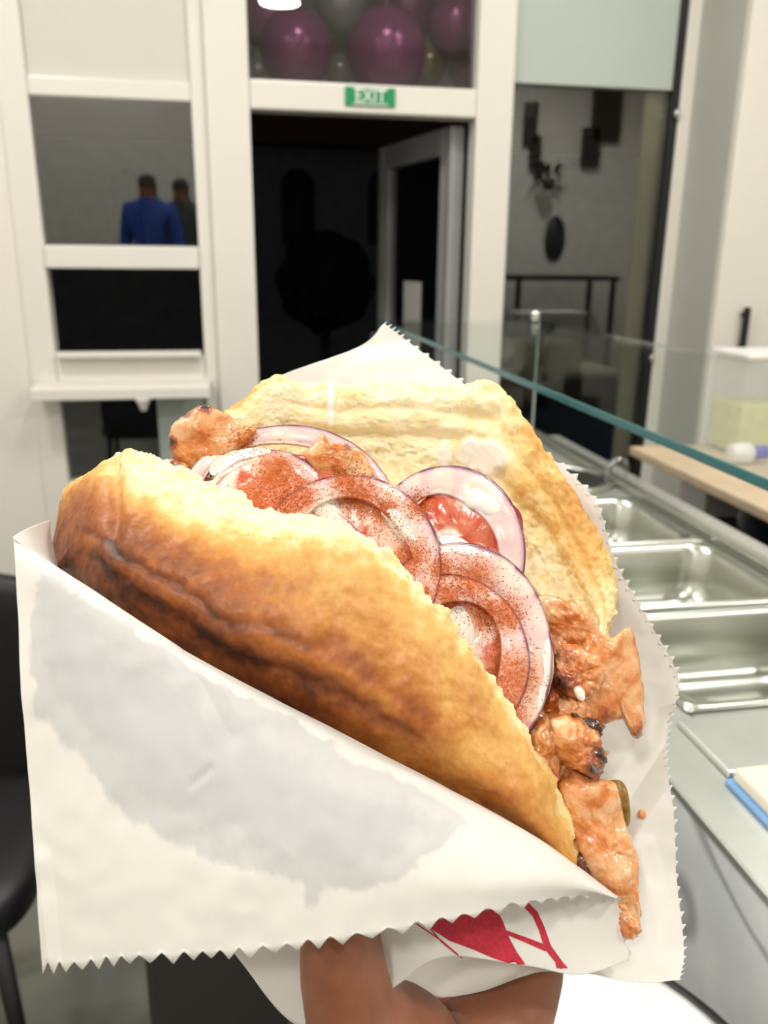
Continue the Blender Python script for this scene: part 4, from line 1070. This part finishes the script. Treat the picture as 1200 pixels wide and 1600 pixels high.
# the turned up corner at the left end of the fold
cnr = sheet('side_corner', [[(19, 840, .296), (34, 830, .305), (56, 820, .318), (77, 813, .330)], [(40, 856, .297), (52, 850, .306), (66, 846, .320), (80, 842, .334)], [(80, 885, .298), (84, 886, .310), (88, 888, .324), (92, 890, .345)]], 30, 30, seed=8, wr=.0003)
# red print on the outside of the bag
tF = [BV[fsheet.name]]
def inkdot(poly, name='printed_mark'):
    poly = np.array(poly, float)
    bm = bmesh.new(); f = bm.faces.new([bm.verts.new((p[0], p[1], 0)) for p in poly])
    bmesh.ops.triangulate(bm, faces=[f]); bmesh.ops.subdivide_edges(bm, edges=bm.edges[:], cuts=4, use_grid_fill=True)
    bmesh.ops.triangulate(bm, faces=bm.faces[:])
    vs = []
    for v in bm.verts:
        d = hit(v.co.x, v.co.y, tF)
        if d is None: d = .288
        vs.append(P(v.co.x, v.co.y, d-.00022))
    bm.verts.index_update(); fs = [[v.index for v in f.verts] for f in bm.faces]; bm.free()
    return mk(name, np.array(vs), fs, MT['ink'], fsheet)
def stroke(pts, w_):
    pts = np.array(pts, float); w_ = np.broadcast_to(np.array(w_, float), (len(pts),))
    t = np.gradient(pts, axis=0); t /= np.linalg.norm(t, axis=1, keepdims=True); nrm = np.stack([-t[:, 1], t[:, 0]], 1)
    return np.concatenate([pts+nrm*w_[:, None]/2, (pts-nrm*w_[:, None]/2)[::-1]])
inkdot([(672, 1450), (690, 1425), (772, 1412), (786, 1440), (796, 1466), (808, 1488), (821, 1507), (800, 1507), (770, 1497), (740, 1484), (702, 1470)])
inkdot(stroke([(786, 1455), (820, 1468), (854, 1482)], [6, 8, 10]))
inkdot(stroke([(812, 1404), (836, 1428), (846, 1450), (856, 1480), (880, 1512)], [10, 10, 10, 11, 9]))
inkdot([(868, 1505), (876, 1500), (888, 1513), (870, 1513)])
inkdot(stroke([(640, 1436), (690, 1470), (722, 1497)], 2.2)); inkdot(stroke([(668, 1446), (690, 1472), (716, 1493)], 2.0))

# ------------------------------------------------------------------ sauce and paprika lying on the food
def draped(outl, trees, th, n=96, k=18, jag=.05, seed=0):
    o2 = cr(np.array(outl, float), np.linspace(0, 1, n, endpoint=False), True); c = np.array(outl, float).mean(0)
    nz = np.array([noise.fractal(Vector((p[0]*.05, p[1]*.05, seed)), .6, 2.2, 3) for p in o2]); o2 = c+(o2-c)*(1+jag*nz)[:, None]
    rs = np.linspace(.03, 1, k); XY = c+(o2[None]-c)*rs[:, None, None]
    D = np.array([[hit(x, y, trees) or np.nan for x, y in r] for r in XY])
    med = np.nanmedian(D); D = np.where(np.isnan(D), med, D); D = np.clip(D, med-.006, med+.006)
    for _ in range(4):
        D = (D+np.roll(D, 1, 1)+np.roll(D, -1, 1)+np.vstack([D[:1], D[:-1]])+np.vstack([D[1:], D[-1:]]))/5
    xx = (XY[..., 0]-c[0]).ravel()/40; yy = (XY[..., 1]-c[1]).ravel()/40
    A_ = np.stack([xx*0+1, xx, yy, xx*yy, xx**2, yy**2], 1); co = np.linalg.lstsq(A_, D.ravel(), rcond=None)[0]
    D = .25*D+.75*(A_@co).reshape(D.shape)
    f = P(XY[..., 0], XY[..., 1], D-th*np.power(np.clip(1-rs**2, 0, 1), .7)[:, None]+.0002); b = P(XY[..., 0], XY[..., 1], D+.0016)
    W = np.concatenate([f, b[::-1]]); m = 2*k; fs = []
    for i in range(m-1):
        for j in range(n): fs.append([i*n+j, i*n+(j+1) % n, (i+1)*n+(j+1) % n, (i+1)*n+j])
    fs += [list(range(n)), [(m-1)*n+j for j in range(n)]]
    return W.reshape(-1, 3), fs
def join(parts):
    V = []; Fc = []; k = 0
    for v, f in parts:
        V.append(v); Fc += [[i+k for i in q] for q in f]; k += len(v)
    return np.concatenate(V), Fc
tf = [BV[o.name] for o in FOOD]
parts = [draped([(722, 772), (742, 762), (772, 776), (784, 796), (766, 806), (744, 798), (726, 792)], tf, .0012, seed=6),
         draped([(596, 800), (622, 796), (640, 822), (650, 846), (630, 846), (608, 828)], tf, .0010, seed=7),
         draped([(846, 1010), (858, 1000), (866, 1040), (858, 1082), (842, 1112), (838, 1092), (850, 1050)], tf, .0010, jag=.05, seed=8),
         draped([(700, 958), (720, 946), (738, 968), (742, 1000), (728, 1020), (710, 1000)], tf, .0010, seed=9),
         draped([(328, 728), (360, 706), (402, 700), (430, 706), (402, 714), (362, 724), (336, 744)], tf, .0010, jag=.06, seed=10),
         draped([(488, 790), (516, 776), (536, 800), (540, 830), (520, 826), (498, 812)], tf, .0010, seed=11),
         draped([(686, 840), (712, 838), (744, 856), (752, 872), (724, 868), (698, 858)], tf, .0010, seed=12)]
V_, F_ = join(parts)
sb_ = mk('garlic_sauce', V_, F_, MT['sauce']); recalc(sb_); tag(sb_, 'white garlic sauce on the onions and tomatoes', 'sauce', None, 'stuff'); bvh(sb_)
# paprika grains
rnd = random.Random(3); V_ = []; F_ = []; all_t = tf+[BV[sb_.name]]
for i in range(5200):
    a, b, s_ = POW[rnd.randrange(len(POW))]; x = rnd.gauss(a, s_*.62); y = rnd.gauss(b, s_*.62)
    d = hit(x, y, all_t); db = hit(x, y, [BV[breadF.name]])
    if d is None or d > .352 or (db is not None and db < d): continue
    c = P(x, y, d-.00012); r = rnd.uniform(.00012, .00034); k_ = len(V_)
    for q in ((1, 1, 1), (1, -1, -1), (-1, 1, -1), (-1, -1, 1)):
        V_.append(c+r*(np.array(q)*np.array([rnd.uniform(.5, 1) for _ in range(3)])))
    F_ += [[k_, k_+1, k_+2], [k_, k_+3, k_+1], [k_, k_+2, k_+3], [k_+1, k_+3, k_+2]]
pw = mk('paprika_powder', np.array(V_), F_, MT['powder'], smooth=False); tag(pw, 'red paprika powder sprinkled over the onion rings and tomatoes', 'paprika', None, 'stuff')
# a crumb of meat on the paper
dd = hit(1003, 1272, [BV[rsheet.name]]) or .36
o = blob('meat_crumb', oval(1003, 1272, 7, 7.5, n=8, seed=3), dd-.001, .003, 'meat', n=28, k=6, amp=.0004); tag(o, 'tiny orange meat crumb stuck to the rear paper', 'crumb')

# ------------------------------------------------------------------ the hand
HJ = dict(wrist=(660, 2050, .335, .030), fore=(640, 2700, .30, .036), palm=(690, 1770, .326, .036), heel=(640, 1860, .325, .026),
          th0=(598, 1690, .307, .0225), th1=(548, 1600, .290, .0180), th2=(532, 1505, .279, .0155), th3=(532, 1420, .274, .0130), th4=(540, 1365, .273, .009),
          w0=(640, 1632, .306, .0225), w1=(696, 1634, .318, .0225), web=(735, 1645, .322, .0245),
          i0=(803, 1592, .325, .0170), i1=(846, 1500, .342, .0120), i2=(835, 1395, .372, .0095), i3=(790, 1330, .376, .0075),
          m0=(770, 1650, .352, .012), m1=(800, 1530, .385, .0105), m2=(740, 1420, .404, .009), m3=(680, 1360, .412, .0075),
          r0=(720, 1690, .365, .0115), r1=(720, 1570, .392, .010), r2=(640, 1470, .406, .0085), r3=(585, 1420, .404, .007),
          l0=(675, 1730, .365, .010), l1=(655, 1620, .388, .0085), l2=(585, 1540, .395, .007), l3=(540, 1500, .392, .006))
nm = list(HJ); idx = {k: i for i, k in enumerate(nm)}
Ed = [('palm', 'wrist'), ('wrist', 'fore'), ('palm', 'th0'), ('th0', 'th1'), ('th1', 'th2'), ('th2', 'th3'), ('th3', 'th4'), ('th0', 'w0'), ('w0', 'w1'), ('palm', 'web'), ('web', 'i0'), ('i0', 'i1'), ('i1', 'i2'), ('i2', 'i3'),
      ('palm', 'm0'), ('m0', 'm1'), ('m1', 'm2'), ('m2', 'm3'), ('palm', 'r0'), ('r0', 'r1'), ('r1', 'r2'), ('r2', 'r3'), ('palm', 'l0'), ('l0', 'l1'), ('l1', 'l2'), ('l2', 'l3'), ('wrist', 'heel')]
vs, fs = skinned('hand', [P(*HJ[k][:3]) for k in nm], [(idx[a], idx[b]) for a, b in Ed], [HJ[k][3] for k in nm], None, root=idx['palm'], sub=3)
vs = vs+.0005*np.stack([fbm(vs, 60, 3, off=k) for k in range(3)], -1)
hand = mk('hand', vs, fs, MT['skin']); recalc(hand)
tag(hand, 'bare hand gripping the bottom of the paper bag', 'hand')

for o in bpy.data.objects:
    if '_o' in o: del o['_o']
